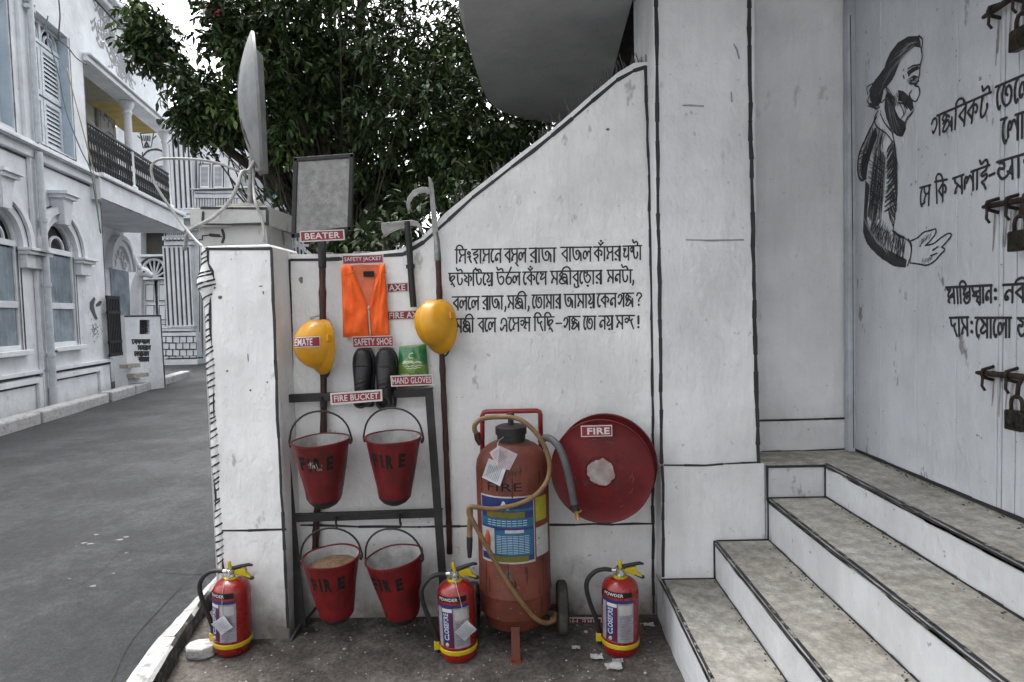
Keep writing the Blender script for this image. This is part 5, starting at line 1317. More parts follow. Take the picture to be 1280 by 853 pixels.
# ------------------------------------------------------------------ shoes
def shoe(label, px0, py0, px1, py1, Y):
    p0, p1 = at(px0, py0, Y), at(px1, py1, Y); ax_ = (p1-p0); L = ax_.length; zax = ax_.normalized(); yv = Vector((0, 1, .16)); yv = (yv-yv.dot(zax)*zax).normalized(); xv = yv.cross(zax)
    t = thing('safety_shoe', label, 'shoe', p0, Matrix((xv, yv, zax)).transposed().to_euler(), 'black safety shoes')
    sec = [(0, .031, .062), (.08, .036, .074), (.2, .038, .080), (.36, .038, .078), (.5, .041, .072), (.62, .045, .064), (.74, .047, .056), (.85, .044, .050), (.93, .036, .044), (.98, .024, .034), (1., .010, .018)]
    rings = []
    for u, w_, h in sec:
        rings.append([Vector((w_*math.copysign(abs(math.cos(a))**.8, math.cos(a)), -h*max(0, math.sin(a))**.75+.0, u*L)) for a in [math.pi*k/12 for k in range(13)]])
    mb = MB(); mb.loft(rings); up_ = mb.build('upper', 'leather', t, local=True, smooth=50, sub=2)
    for v in up_.data.vertices:
        if v.co.y < -.01: v.co.y += .0022*math.sin(v.co.z*140)*(1 if .45*L < v.co.z < .8*L else .3)
    rings = [[Vector((s_*(w_+.004), y, u*L+(.004 if u > .97 else (-.004 if u < .01 else 0)))) for s_, y in ((-1, -.004), (1, -.004), (1, .022), (-1, .022))] for u, w_, h in sec]
    mb = MB(); mb.loft(rings); mb.build('sole', 'rubber', t, local=True, bevel=.003)
    mb = MB(); mb.tube([(.026*math.cos(a), -.079, .13*L+.10*L*math.sin(a)) for a in [2*math.pi*k/14 for k in range(15)]], .007, 6, False); mb.build('collar', 'leather', t, local=True, smooth=True)
    mb = MB()
    for k in range(4): z = L*(.34+.07*k); y = -.083+.020*(.07*k/.21)*1.0; mb.tube([(-.022, y+.008, z), (-.010, y, z+.006), (.010, y, z+.012), (.022, y+.008, z+.016)], .0028, 5)
    mb.build('lace', 'rubber', t, local=True, smooth=True)
    mb = MB(); mb.tube([Vector((.045*math.cos(a), -.060*math.sin(a)**.75 if math.sin(a) > 0 else 0, .70*L+.02*L*math.sin(a))) for a in [math.pi*k/10 for k in range(11)]], .0022, 5); mb.build('toe_seam', 'leather', t, local=True, smooth=True)
    return t
shoe('black shoe standing toe up, the one beside the fire bucket sign', 456.5, 508, 454, 436, 2.735)
shoe('black shoe standing toe up, the one beside the green glove packet', 484, 510, 482.5, 436, 2.735)
# ------------------------------------------------------------------ glove packet
gpk = thing('glove_packet', 'green plastic packet of work gloves leaning on the wall', 'packet', at(516, 470, 2.72))
GC = [(499, 433), (533, 430), (537, 483), (497, 486)]
def gsurf(u, v, k=0.):
    p = bil(GC, u, v); e = min(u, 1-u)*min(v, 1-v)*4
    return at(p.x, p.y, 2.755)+Vector((0, -.004-.034*min(1, e*1.8)**.6-.0025*math.sin(19*u+7*v)*min(1, e*3)-k, 0))
def gpatch(u0, u1, v0, v1, k, name, m, n=14, edge=None):
    mb = MB(); vs = []
    for j in range(n+1):
        for i in range(n+1):
            u = u0+(u1-u0)*i/n; va, vb = v0, v1
            if edge: va = v0+edge(u)
            vs.append(gsurf(u, va+(vb-va)*j/n, k))
    mb.add(vs, [(j*(n+1)+i, j*(n+1)+i+1, (j+1)*(n+1)+i+1, (j+1)*(n+1)+i) for j in range(n) for i in range(n)]); return mb.build(name, m, gpk, smooth=True)
gpatch(0, 1, 0, 1, 0, 'pouch', mat('pouch_green', (.14, .25, .045), .25, .15, 12, spec=.6), 22)
gpatch(.01, .99, .62, .97, .0012, 'printed_top', mat('print_green', (.02, .17, .05), .25, .2, 14, spec=.6), edge=lambda u: .12*math.sin(u*5-.6))
gpatch(.02, .40, .03, .30, .0012, 'printed_corner', mat('print_orange', (.55, .13, .04), .25, .2, 14, spec=.6), edge=lambda u: .0)
mb = MB()
for (u0, u1, v) in ((.2, .8, .60), (.22, .55, .63), (.3, .84, .52), (.34, .8, .47), (.1, .4, .34)):
    mb.ribbon([gsurf(u0+(u1-u0)*k/8, v+.012*math.sin(k*2.2), .002) for k in range(9)], .006 if v > .55 else .003, FN, jit=.4)
mb.tube([gsurf(.5+.09*math.cos(a), .76+.06*math.sin(a), .002) for a in [.9+k*.5 for k in range(10)]], .0022, 5)
mb.build('print_mark', mat('print_pale', (.55, .62, .48), .4, .1, 20), gpk)
# ------------------------------------------------------------------ bucket rack
rk = thing('bucket_rack', 'black angle iron rack holding the four red fire buckets', 'rack', at(455, 780, 2.66))
def flat(name, a, b, wd, dp=.028, Ya=2.71, Yb=2.66):
    mb = MB(); mb.bar(at(*a, Ya), at(*b, Yb), wd, .005)
    mb.bar(at(*a, Ya)+Vector((-.0, dp/2, 0))-Vector((wd/2-.0025, 0, 0)) if abs(a[0]-b[0]) < 60 else at(*a, Ya)+Vector((0, dp/2, wd/2-.0025)),
           at(*b, Yb)+Vector((0, dp/2, 0))-Vector((wd/2-.0025, 0, 0)) if abs(a[0]-b[0]) < 60 else at(*b, Yb)+Vector((0, dp/2, wd/2-.0025)), .005, dp-.006)
    return mb.build(name, 'rack_black', rk, bevel=.0012, seg=1)
flat('leg', (349, 497), (376, 786), .048); flat('leg', (536, 488), (557, 772), .036)
flat('top_bar', (344, 499.5), (541, 490.5), .036, Yb=2.71); flat('middle_bar', (364, 648.5), (553, 642), .034, Ya=2.684, Yb=2.684)
mb = MB(); mb.bar(at(372, 788, 2.655), at(395, 760, 2.76), .012, .012); mb.bar(at(371, 789, 2.655), at(392, 787, 2.64), .02, .008); mb.tube(spline([at(361, 808, 2.57), at(366, 797, 2.60), at(376, 780, 2.66)], 3), .010, 6)
mb.build('foot', 'rack_black', rk)
for (x, y, Y) in ((402, 503, 2.685), (491, 499, 2.685), (420, 652, 2.66), (500, 649, 2.66)):
    mb = MB(); mb.tube(spline([at(x, y-6, Y+.02), at(x, y+3, Y-.015), at(x+1, y+8, Y-.03), at(x+1, y+4, Y-.045)], 3), .0045, 6); mb.build('hanging_hook', 'rack_black', rk, smooth=True)
# ------------------------------------------------------------------ buckets
BG = 'red fire buckets on the rack'
def bucket(label, seed):
    rnd = random.Random(seed); ph = [rnd.uniform(0, 6.28) for _ in range(6)]
    def dent(o):
        for v in o.data.vertices:
            a = math.atan2(v.co.y, v.co.x); r_ = math.hypot(v.co.x, v.co.y)
            if r_ < .02: continue
            k = .0022*math.sin(2*a+ph[0])+.0013*math.sin(3*a+ph[1]+v.co.z*9)+.0016*math.sin(5*a+ph[2]+v.co.z*22)-.006*math.exp(-((a-ph[3]+3.1)/.35)**2-((v.co.z-.14)/.05)**2)
            v.co.x += v.co.x/r_*k; v.co.y += v.co.y/r_*k; v.co.z += .0012*math.sin(3*a+ph[4]) if v.co.z > .2 else 0
    t = thing('fire_bucket', label, 'bucket', (0, 0, 0), (0, 0, 0), BG)
    r0, r1, h = .074, .124, .262
    mb = MB(); mb.lathe([(r0, .0), (r0+.002, .004)]+[(r0+(r1-r0)*k/10, h*k/10) for k in range(1, 10)]+[(r1, h), (r1+.004, h+.003), (r1+.004, h+.009), (r1-.002, h+.010), (r1-.004, h+.002)], 44, None, False, False); dent(mb.build('pail', 'bucket_red', t, local=True, smooth=40))
    mb = MB(); mb.lathe([(r1-.0035, h+.004)]+[(r0+(r1-r0)*k/10-.006, h*k/10+.004) for k in range(9, 0, -1)]+[(.001, .02)], 44, None, False, True); dent(mb.build('lining', 'bucket_lining', t, local=True, smooth=40))
    mb = MB(); mb.lathe([(.004, -.046), (.030, -.042), (.055, -.028), (r0-.003, -.008), (r0-.001, .001)], 36, None, True, False); mb.build('round_bottom', 'rack_black', t, local=True, smooth=True)
    mb = MB()
    for sg in (-1, 1): mb.lathe([(.013, -.004), (.013, .004)], 12, Matrix.Translation((sg*(r1+.007), 0, h-.008)) @ Matrix.Rotation(R(90), 4, 'Y'))
    mb.tube([(sg_*1.0, 0, z) for sg_, z in ((-r1-.012, h-.012), (-r1-.014, h+.004))]+[Vector((-(r1+.010)*math.cos(math.pi*k/18), 0, h+.006+.132*math.sin(math.pi*k/18)**.9)) for k in range(1, 18)]+[(r1+.014, 0, h+.004), (r1+.012, 0, h-.012)], .0046, 8)
    mb.build('handle', 'rack_black', t, local=True, smooth=50)
    mb = MB(); vs, fs = glyphs('FIRE', .0, 1.25)
    def cone(u, v, k=.0016): z = h*(.60+.24*v); r = r0+(r1-r0)*z/h+k; a = (-.80+1.6*u)+ph[5]*.03-.1; return (r*math.sin(a), -r*math.cos(a), z)
    gl4 = []
    for i, ch in enumerate('FIRE'):
        v_, f_ = glyphs(ch, .06); wd = .17 if ch != 'I' else .06; x0 = (.05, .31, .45, .76)[i]+rnd.uniform(-.01, .01); dz_ = rnd.uniform(-.05, .05)
        mb.add([cone(x0+wd*a, b+dz_) for a, b in v_], f_)
    dent(mb.build('stencil_lettering', 'stencil_black', t, local=True))
    mb = MB()
    for (u, v, du) in ((.32, .50, .20), (.40, .40, .25), (.30, .30, .30), (.5, .12, .12), (.36, .62, .1)):          # worn brush of white over the stencil
        for k in range(5):
            uu = u+random.uniform(0, du); P = [cone(uu+.004*j, v+.08-.045*j, .0040) for j in range(5)]; mb.ribbon(P, random.uniform(.0008, .003), (math.sin(-.8+1.6*uu), -math.cos(-.8+1.6*uu), 0), 0, taper=True)
    return t, mb
bk1, wear = bucket('red fire bucket with white scratches over its black lettering, hanging beside the gate pier', 1)
bk2, _ = bucket('red fire bucket on the rack hanging under the black shoes and gloves', 5)
bk3, _ = bucket('red fire bucket holding brown sand, on the lower bar', 9)
bk4, _ = bucket('empty tilted red fire bucket beside the small extinguisher and big cylinder', 14)
wear.build('worn_paint', 'bucket_lining', bk1, local=True)
for bk_, (x, y, Y), rot in ((bk1, (403, 551, 2.60), (R(3), R(-1), R(6))), (bk2, (491, 547, 2.60), (R(3), R(1.5), R(-5))), (bk3, (418, 695, 2.575), (R(4), R(-2), R(4))), (bk4, (501, 695, 2.575), (R(5), R(-5), R(-10)))):
    bk_.scale = (.95, .95, .95); bk_.location = at(x, y, Y)-Vector((0, 0, .249)); bk_.rotation_euler = rot
mb = MB(); mb.lathe([(.112, .222), (.07, .238), (.001, .246)], 28, None, False, True); mb.build('sand', mat('sand', (.26, .17, .095), .95, .2, 30, .8, 140), bk3, local=True, smooth=True)
# ------------------------------------------------------------------ small extinguishers
EG = 'small red extinguishers on the ground'
def cyl(a, z, r): return Vector((r*math.sin(a), -r*math.cos(a), z))
def cpatch(mb, a0, a1, z0, z1, r, n=14, tilt=0.):
    vs = []
    for i in range(n+1):
        a = a0+(a1-a0)*i/n; vs += [cyl(a, z0+tilt*i/n, r), cyl(a, z1+tilt*i/n, r)]
    mb.add(vs, [(2*i, 2*i+2, 2*i+3, 2*i+1) for i in range(n)]); return mb
def ctext(mb, txt, a0, a1, z0, z1, r, vertical=False, bold=.02):
    vs, fs = glyphs(txt, bold, 1.03)
    if vertical: mb.add([cyl(a0+(a1-a0)*(1-v), z0+(z1-z0)*u, r) for u, v in vs], fs)
    else: mb.add([cyl(a0+(a1-a0)*u, z0+(z1-z0)*v, r) for u, v in vs], fs)
rE = .0745
ex = thing('fire_extinguisher', 'small red extinguisher without paper tag, standing alone beside the steps', 'fire extinguisher', (0, 0, 0), (0, 0, 0), EG)
mb = MB(); mb.lathe([(.055, .0), (.066, .004), (rE-.002, .020), (rE, .034), (rE, .292), (rE-.003, .310), (.064, .328), (.048, .342), (.030, .350), (.022, .354)], 44); mb.build('cylinder', 'extinguisher_red', ex, local=True, smooth=45)
mb = MB(); cpatch(mb, -1.15, .62, .284, .309, rE+.0006); ps = mb.build('name_strip', 'stencil_black', ex, local=True)
mb = MB(); ctext(mb, 'POWDER', -.98, .12, .289, .304, rE+.0012); mb.build('strip_lettering', 'lettering_white', ps, local=True)
mb = MB(); cpatch(mb, -1.20, .72, .076, .268, rE+.0005); lb = mb.build('label_sheet', 'label_silver', ex, local=True)
mb = MB(); cpatch(mb, -.86, -.18, .078, .262, rE+.0011); cpatch(mb, -1.2, .72, .258, .272, rE+.0012); mb.build('blue_panel', 'label_navy', lb, local=True)
mb = MB(); cpatch(mb, -.34, -.20, .080, .255, rE+.0016, 4); cpatch(mb, -.86, -.20, .080, .105, rE+.0016, 8); mb.build('maroon_panel', 'label_maroon', lb, local=True)
mb = MB(); ctext(mb, 'CLOSEFIRE', -.74, -.44, .112, .235, rE+.0017, True, .03); cpatch(mb, -.80, -.22, .240, .256, rE+.0017, 6); mb.build('label_lettering', 'lettering_white', lb, local=True)
mb = MB(); cpatch(mb, -.10, .60, .205, .250, rE+.0012, 8); mb.build('white_panel', 'label_white', lb, local=True)
mb = MB()
for i in range(15): cpatch(mb, -.06, .5+.06*math.sin(i*2.7), .092+i*.0072, .0945+i*.0072, rE+.0013, 6)
mb.build('small_print', mat('print_grey', (.16, .16, .19), .6, .2, 80), lb, local=True)
mb = MB(); mb.ball(cyl(-.55, .092, rE+.0005), (.010, .004, .010), 12, 8); mb.build('emblem', 'label_white', lb, local=True, smooth=True)
mb = MB(); mb.lathe([(rE+.001, .042), (rE+.0035, .044), (rE+.0035, .062), (rE+.001, .064)], 44, None, False, False); mb.box((-rE-.024, -.014, .040), (-rE-.002, .014, .078)); mb.build('yellow_band', 'yellow_plastic', ex, local=True, bevel=.002)
mb = MB(); mb.lathe([(.026, .350), (.026, .358), (.018, .360), (.016, .372), (.020, .374), (.020, .392), (.012, .396)], 18); mb.tube([(0, 0, .382), (-.034, 0, .380)], .010, 12); mb.tube([(.0, -.012, .378), (.004, -.030, .378)], .009, 12); mb.build('valve', 'chrome', ex, local=True, smooth=40)
mb = MB(); mb.lathe([(.030, .350), (.031, .357), (.024, .359)], 18, None, False, True); mb.build('yellow_collar', 'yellow_plastic', ex, local=True, smooth=40)
mb = MB(); mb.tube([(-.012, 0, .394), (.010, 0, .398), (.045, 0, .410), (.078, 0, .418), (.094, 0, .415)], [.008, .0095, .0085, .008, .005], 10); mb.build('lever', 'rubber', ex, local=True, smooth=True)
mb = MB(); P = [(.005, .388), (.060, .402), (.066, .398), (.068, .378), (.088, .362), (.086, .354), (.060, .364), (.006, .372)]
mb.poly([P], lambda u, v, d: (u, -.008-d, v), .016); mb.build('carry_handle', 'yellow_plastic', ex, local=True, bevel=.003)
mb = MB(); mb.tube([(.058, 0, .366), (.090, 0, .352), (.098, 0, .353)], [.007, .009, .006], 10); mb.build('handle_grip', 'rubber', ex, local=True, smooth=True)
mb = MB(); mb.tube([(.002, -.006, .392), (-.002, -.010, .418), (-.004, -.008, .434)], [.007, .008, .006], 8); mb.box((-.012, -.016, .372), (.012, -.010, .392)); mb.build('safety_tab', 'yellow_plastic', ex, local=True, smooth=40)
mb = MB(); mb.tube(spline([(-.034, 0, .380), (-.066, -.004, .383), (-.100, -.008, .372), (-.130, -.010, .335), (-.136, -.010, .290), (-.122, -.008, .220), (-.100, -.004, .150), (-.086, 0, .090), (-.084, 0, .060)], 6), .0098, 12); mb.build('hose', 'rubber', ex, local=True, smooth=True)
mb = MB(); mb.tube([(-.086, 0, .092), (-.084, 0, .060), (-.083, 0, .022)], [.0125, .0125, .009], 12); mb.build('nozzle', 'rubber', ex, local=True, smooth=40)
def base_at(px, py, r=.066):
    p = atZ(px, py, .008); return p+Vector((p.x, p.y, 0)).normalized()*r
ex.location = base_at(775.5, 823); ex.rotation_euler = (0, R(1), R(-6)); ex.location.z = .008; ex.scale = (1, 1, .87)
ex2 = dup(ex, base_at(574.5, 830), (R(1), R(-1.5), R(6)), 'small red extinguisher with paper tag beside the big cylinder'); ex2.location.z = .008; ex2.scale = (1, 1, .90)
ex1 = dup(ex, base_at(292, 821), (0, R(1.5), R(-4)), 'small red extinguisher beside the gate pier with white square tag'); ex1.location.z = .008; ex1.scale = (1, 1, .88)
def tagpaper(root, c, s_, ang, tilt=.0, yoff=-.004):
    mb = MB(); vs = []
    for j in range(5):
        for i in range(5):
            u, v = (i/4-.5)*s_, (j/4-.5)*s_; x = u*math.cos(ang)-v*math.sin(ang); z = u*math.sin(ang)+v*math.cos(ang)
            vs.append((c[0]+x, -math.sqrt(max(0, (rE+.004)**2-(c[0]+x*.6)**2))+yoff+.003*math.sin(i+j)-abs(x)*tilt, c[1]+z))
    mb.add(vs, [(j*5+i, j*5+i+1, (j+1)*5+i+1, (j+1)*5+i) for j in range(4) for i in range(4)]); mb.build('paper_tag', 'tag_paper', root, local=True, smooth=True)
    mb = MB()
    for k in range(7):
        v = (k/6-.5)*s_*.75; P = []
        for q in range(4):
            u = (q/3-.5)*s_*(.8 if k else .4); x = u*math.cos(ang)-v*math.sin(ang); z = u*math.sin(ang)+v*math.cos(ang)
            P.append((c[0]+x, -math.sqrt(max(0, (rE+.004)**2-(c[0]+x*.6)**2))+yoff-.0042-abs(x)*tilt, c[1]+z))
        mb.ribbon(P, .0014, FN, 0, jit=.3)
    mb.build('tag_print', 'print_grey', root, local=True)
    mb = MB(); mb.tube(spline([(0, -.03, .376), (c[0]*.3, -.062, .335), (c[0]*.6, -rE-.003, .29), (c[0], -rE-.004, c[1]+s_*.62)], 4), .0012, 5); mb.build('tag_string', 'label_white', root, local=True)
tagpaper(ex1, (.004, .165), .066, R(38), .1); tagpaper(ex2, (.034, .155), .064, R(36), .1)
# ------------------------------------------------------------------ big trolley extinguisher
BY = 2.575
cb = at(646, 800, BY); cb.z = 0; CXc = cb.x
big = thing('trolley_extinguisher', 'large rusty red wheeled foam extinguisher with tan hose against the wall', 'fire extinguisher', cb)
T = Matrix.Translation(cb); rB = .152
z_sh = 1.4-(578-391)*(BY)/770
mb = MB(); mb.lathe([(.02, .075), (.085, .080), (.125, .098), (rB-.012, .150), (rB-.004, .152), (rB-.002, .235), (rB+.002, .238), (rB+.002, .246), (rB, .25), (rB, z_sh-.02), (rB-.004, z_sh+.01), (rB-.022, z_sh+.045), (rB-.05, z_sh+.068), (.075, z_sh+.082), (.052, z_sh+.086)], 56, T); mb.build('tank', 'cylinder_red', big, smooth=35)
zt_ = z_sh+.083
mb = MB(); mb.lathe([(.052, zt_), (.060, zt_+.002), (.060, zt_+.030), (.066, zt_+.032), (.066, zt_+.062), (.054, zt_+.068), (.014, zt_+.069), (.010, zt_+.105), (.016, zt_+.107), (.016, zt_+.118), (.005, zt_+.121)], 30, T); mb.build('screw_cap', 'rubber', big, smooth=35)
BC = lambda a, z, k=.0: cb+Vector(((rB+k)*math.sin(a), -(rB+k)*math.cos(a), z))
def bpatch(name, m, a0, a1, z0, z1, k, parent=big, n=16):
    mb = MB(); vs = []
    for i in range(n+1):
        a = a0+(a1-a0)*i/n; vs += [BC(a, z0, k), BC(a, z1, k)]
    mb.add(vs, [(2*i, 2*i+2, 2*i+3, 2*i+1) for i in range(n)]); return mb.build(name, m, parent)
def btext(name, txt, a0, a1, z0, z1, k, m, parent=big, bold=.02):
    mb = MB(); vs, fs = glyphs(txt, bold, 1.05); mb.add([BC(a0+(a1-a0)*u, z0+(z1-z0)*v, k) for u, v in vs], fs); return mb.build(name, m, parent)
zy = lambda y: 1.4-(y-390.5)*(BY-rB)/770
mb = MB()
for k in range(24):
    a = random.uniform(-1.3, 1.4); z0 = random.choice([z_sh+.02, .24, .33, .40])*random.uniform(.93, 1.0); l = random.uniform(.02, .10); P = [BC(a+.01*math.sin(j), z0-l*j/4, .0009) for j in range(5)]
    mb.ribbon(P, random.uniform(.002, .010), (math.sin(a), -math.cos(a), 0), 0, taper=True)
tag(mb.build('rust_run', mat('cyl_stain', (.080, .026, .016), .8, .3, 40), big), kind='stuff')
mb = MB()
for k in range(46):
    a = random.uniform(-1.3, 1.4); z0 = random.uniform(.16, z_sh); r_ = random.uniform(.0015, .006); mb.add([BC(a+r_/rB*1.5*math.cos(q)*random.uniform(.5, 1), z0+r_*math.sin(q)*random.uniform(.5, 1), .0011) for q in [k2*.9 for k2 in range(7)]], [tuple(range(7))])
tag(mb.build('paint_chip', mat('chip_pale', (.20, .10, .075), .8, .3, 40), big), kind='stuff')
lab = bpatch('instruction_label', 'label_white', -.98, .62, zy(711), zy(624), .0008)
bpatch('dark_panel', 'label_navy', -.95, .59, zy(708), zy(626), .0014, lab)
bpatch('yellow_stripe', 'label_olive', -.74, .34, zy(652), zy(644), .0020, lab); bpatch('yellow_stripe', 'label_olive', -.62, .42, zy(708.5), zy(701), .0020, lab)
bpatch('blue_panel', 'label_blue', -.95, .59, zy(664), zy(652.5), .0021, lab); bpatch('blue_panel', 'label_blue', -.95, .59, zy(643), zy(640), .0021, lab); bpatch('blue_panel', 'label_blue', -.48, .56, zy(700), zy(668), .0021, lab)
bpatch('white_panel', 'label_white', -.93, -.50, zy(699), zy(666), .0020, lab); bpatch('white_panel', 'label_white', -.20, .30, zy(671), zy(667), .0026, lab)
btext('label_letter', 'A', -.36, -.08, zy(641), zy(630), .0022, 'lettering_white', lab, .05)
mb = MB()
for i in range(11): 
    for k in range(6): a0 = -.44; mb.add([BC(a0+.15*k, zy(675+i*2.2), .0026), BC(a0+.15*k+.13, zy(675+i*2.2), .0026), BC(a0+.15*k+.13, zy(675.7+i*2.2), .0026), BC(a0+.15*k, zy(675.7+i*2.2), .0026)], [(0, 1, 2, 3)])
mb.build('small_print', mat('print_white', (.40, .50, .56), .6, .1, 60), lab); mb = MB()
for i in range(3):
    for k in range(8): mb.add([BC(-.7+.14*k, zy(655+i*3), .0026), BC(-.7+.14*k+.11, zy(655+i*3), .0026), BC(-.7+.14*k+.11, zy(655.9+i*3), .0026), BC(-.7+.14*k, zy(655.9+i*3), .0026)], [(0, 1, 2, 3)])
mb.build('small_print', mat('print_white', (.40, .50, .56), .6, .1, 60), lab)
mb = MB(); mb.tube([BC(-.72, zy(y), .002) for y in (694, 690, 678, 674, 670)], [.010, .013, .013, .008, .005], 8); mb.build('label_figure', mat('print_red', (.42, .07, .02), .5, .1, 30), lab, smooth=True)
bpatch('yellow_sticker', 'label_yellow', .66, 1.12, zy(660), zy(629), .001); bpatch('white_sticker', 'label_white', .66, 1.20, zy(706), zy(668), .001)
btext('stencil_lettering', 'FIRE', -.68, .28, zy(617.5), zy(607), .0012, 'stencil_black', big, .0)
mb = MB(); 
for k in range(5): mb.tube([BC(-.16+.09*k, zy(596+2*math.sin(k)), .0012), BC(-.13+.09*k, zy(591), .0012)], .0022, 4)
mb.build('stencil_mark', mat('faded_stencil', (.05, .03, .028), .8), big)
mb = MB(); vs = [BC(-.16+.20*math.cos(k*.63)*random.uniform(.6, 1), zy(727)+.030*math.sin(k*.63)*random.uniform(.6, 1), .0012) for k in range(10)]; mb.add(vs, [tuple(range(10))]); mb.build('worn_patch', mat('worn_grey', (.17, .12, .11), .7, .3, 40), big)
mb = MB(); YHn = BY+.09
mb.tube([at(603, 600, YHn+.03), at(603, 519, YHn+.03), at(604.5, 516, YHn+.03), at(608, 514.8, YHn+.03), at(671, 513.5, YHn+.03), at(674.5, 515, YHn+.03), at(675.5, 518, YHn+.03), at(676.5, 600, YHn+.03)], .0105, 10); mb.build('push_handle', 'extinguisher_red', big, smooth=True)
wc = at(703, 770, 2.63); wc.z = .112
def wheel(x):
    Mw = Matrix.Translation((x, wc.y, wc.z)) @ Matrix.Rotation(R(90), 4, 'Y')
    mb = MB(); mb.lathe([(.060, -.021), (.096, -.024), (.110, -.016), (.112, 0), (.110, .016), (.096, .024), (.060, .021), (.060, -.021)], 36, Mw, False, False); wh = mb.build('wheel', mat('tyre', (.05, .045, .04), .9, .25, 14, .3, 60, stain=(.13, .11, .09), samt=.6, sscale=9), big, smooth=40)
    mb = MB(); mb.lathe([(.012, -.030), (.020, -.026), (.058, -.014), (.059, .014), (.020, .026), (.012, .030)], 28, Mw); mb.build('hub', 'reel_dark', wh, smooth=40)
wheel(wc.x); wheel(2*cb.x-wc.x+.012)
mb = MB(); mb.tube([(2*cb.x-wc.x, wc.y, wc.z), (wc.x, wc.y, wc.z)], .014, 10); mb.box((cb.x-.09, wc.y-.02, wc.z-.012), (cb.x-.06, wc.y+.02, wc.z+.10)); mb.box((cb.x+.06, wc.y-.02, wc.z-.012), (cb.x+.09, wc.y+.02, wc.z+.10)); mb.build('axle', 'reel_dark', big)
mb = MB(); ft = atZ(645, 832, .0); mb.box((ft.x-.022, ft.y-.01, .004), (ft.x+.022, ft.y+.05, .012)); mb.bar(Vector((ft.x, ft.y+.02, .010)), Vector((ft.x, ft.y+.05, .13)), .036, .008); mb.build('front_foot', 'cylinder_red', big, bevel=.002)
YF1 = BY-rB-.020
hp_ = [at(597, 545, BY-.11), at(593, 536, BY-.12), at(596, 528, BY-.12), at(606, 523, BY-.10), at(625, 521.5, BY-.09), at(645, 523, BY-.10), at(663, 534, BY-.115), at(678, 553, BY-.12), at(686.5, 577, BY-.11), at(685, 598, BY-.125), at(674, 615, BY-.15), at(658, 626, BY-.168), at(638, 633, YF1), at(615, 636.5, YF1-.006), at(594, 634, YF1-.012), at(587, 634, YF1-.012), at(586, 642, YF1-.012), at(590, 650, YF1-.016), at(600, 668, YF1-.014), at(616, 697, YF1-.008), at(634, 727, YF1-.004), at(652, 753, YF1-.004), at(668, 772, BY-.145), at(682, 779, BY-.12), at(692, 775, BY-.08), at(694, 767, BY-.02)]
mb = MB(); mb.tube(spline(hp_, 6), .0098, 12); mb.build('discharge_hose', 'hose_tan', big, smooth=True)
mb = MB(); mb.tube([at(601, 556, BY-.11), at(597.5, 549, BY-.11), at(596, 541, BY-.112)], [.011, .014, .013], 10); mb.build('hose_coupling', 'reel_dark', big, smooth=40)
mb = MB(); mb.tube([at(588, 636, YF1-.012), at(587.5, 655, YF1-.010), at(587, 672, YF1-.010)], [.0105, .0110, .0110], 10); mb.build('branch_pipe', 'hose_tan', big, smooth=40)
mb = MB(); mb.tube([at(587, 671, YF1-.010), at(587, 684, YF1-.010), at(587, 697, YF1-.010)], [.0125, .0115, .008], 10); mb.build('spray_nozzle', 'rubber', big, smooth=40)
for P, m in (([(612, 566), (624, 557), (647, 568), (637, 588), (622, 584)], 'tag_pink'), ([(602.5, 597), (611, 573), (634, 582), (625, 608)], 'tag_paper')):
    Yt = BY-rB-.010 - (.004 if m == 'tag_paper' else 0)
    pts = [at(x, y, Yt+.010*math.sin(x*.2)) for x, y in P]; mb = MB(); mb.add(pts, [tuple(range(len(P)))]); tg_ = mb.build('paper_tag', m, big); mb = MB()
    for k in range(8):
        t_ = .15+.09*k; a_, b_ = pts[0].lerp(pts[1], t_) if False else pts[0].lerp(pts[-1], t_), pts[1].lerp(pts[2], t_)
        mb.ribbon([a_.lerp(b_, .12)+Vector((0, -.003, 0)), a_.lerp(b_, random.uniform(.6, .88))+Vector((0, -.003, 0))], .0016, FN, 0)
    mb.build('tag_print', 'print_grey', tg_)
mb = MB(); mb.tube(spline([cb+Vector((-.03, -.06, zt_+.03)), at(623, 552, BY-.12), at(622, 561, BY-rB-.012)], 4), .0014, 5); mb.build('tag_string', 'label_white', big)
# ------------------------------------------------------------------ hose reel
Cf = at(751.5, 590, 2.495); Cb_ = at(757.5, 580, 2.685); axd = (Cf-Cb_).normalized(); Mr = Matrix.Translation(Cb_) @ axd.to_track_quat('Z', 'Y').to_matrix().to_4x4(); Lr = (Cf-Cb_).length
reel = thing('hose_reel', 'round red fire hose reel with worn centre mounted on the wall', 'hose reel', Cb_)
rR = .212
mb = MB(); mb.lathe([(.001, Lr-.004), (.062, Lr-.004), (.064, Lr+.001), (.072, Lr), (.150, Lr-.006), (.198, Lr-.012), (rR-.003, Lr-.008), (rR, Lr-.012), (rR, Lr-.024), (.19, Lr-.022), (.10, Lr-.02)], 72, Mr, True, False); mb.build('front_disc', 'reel_red', reel, smooth=30)
mb = MB(); mb.lathe([(.10, .018), (rR-.01, .018), (rR+.006, .022), (rR+.009, .014), (rR+.009, -.002), (.05, -.004)], 72, Mr, True, True); mb.build('back_disc', 'reel_red', reel, smooth=30)
mb = MB(); mb.lathe([(.15, .019), (.152, Lr-.024)], 48, Mr, False, False)
for k in range(7): mb.tube([Mr @ Vector((.163*math.cos(2*math.pi*j/40), .163*math.sin(2*math.pi*j/40), .034+.021*k)) for j in range(41)], .0125, 8, False)
mb.build('coiled_hose', 'rubber', reel, smooth=True)
mb = MB(); pts = [Mr @ Vector((.060*math.cos(2*math.pi*k/26)*random.uniform(.84, 1.06), .056*math.sin(2*math.pi*k/26)*random.uniform(.84, 1.06), Lr+.0022)) for k in range(26)]
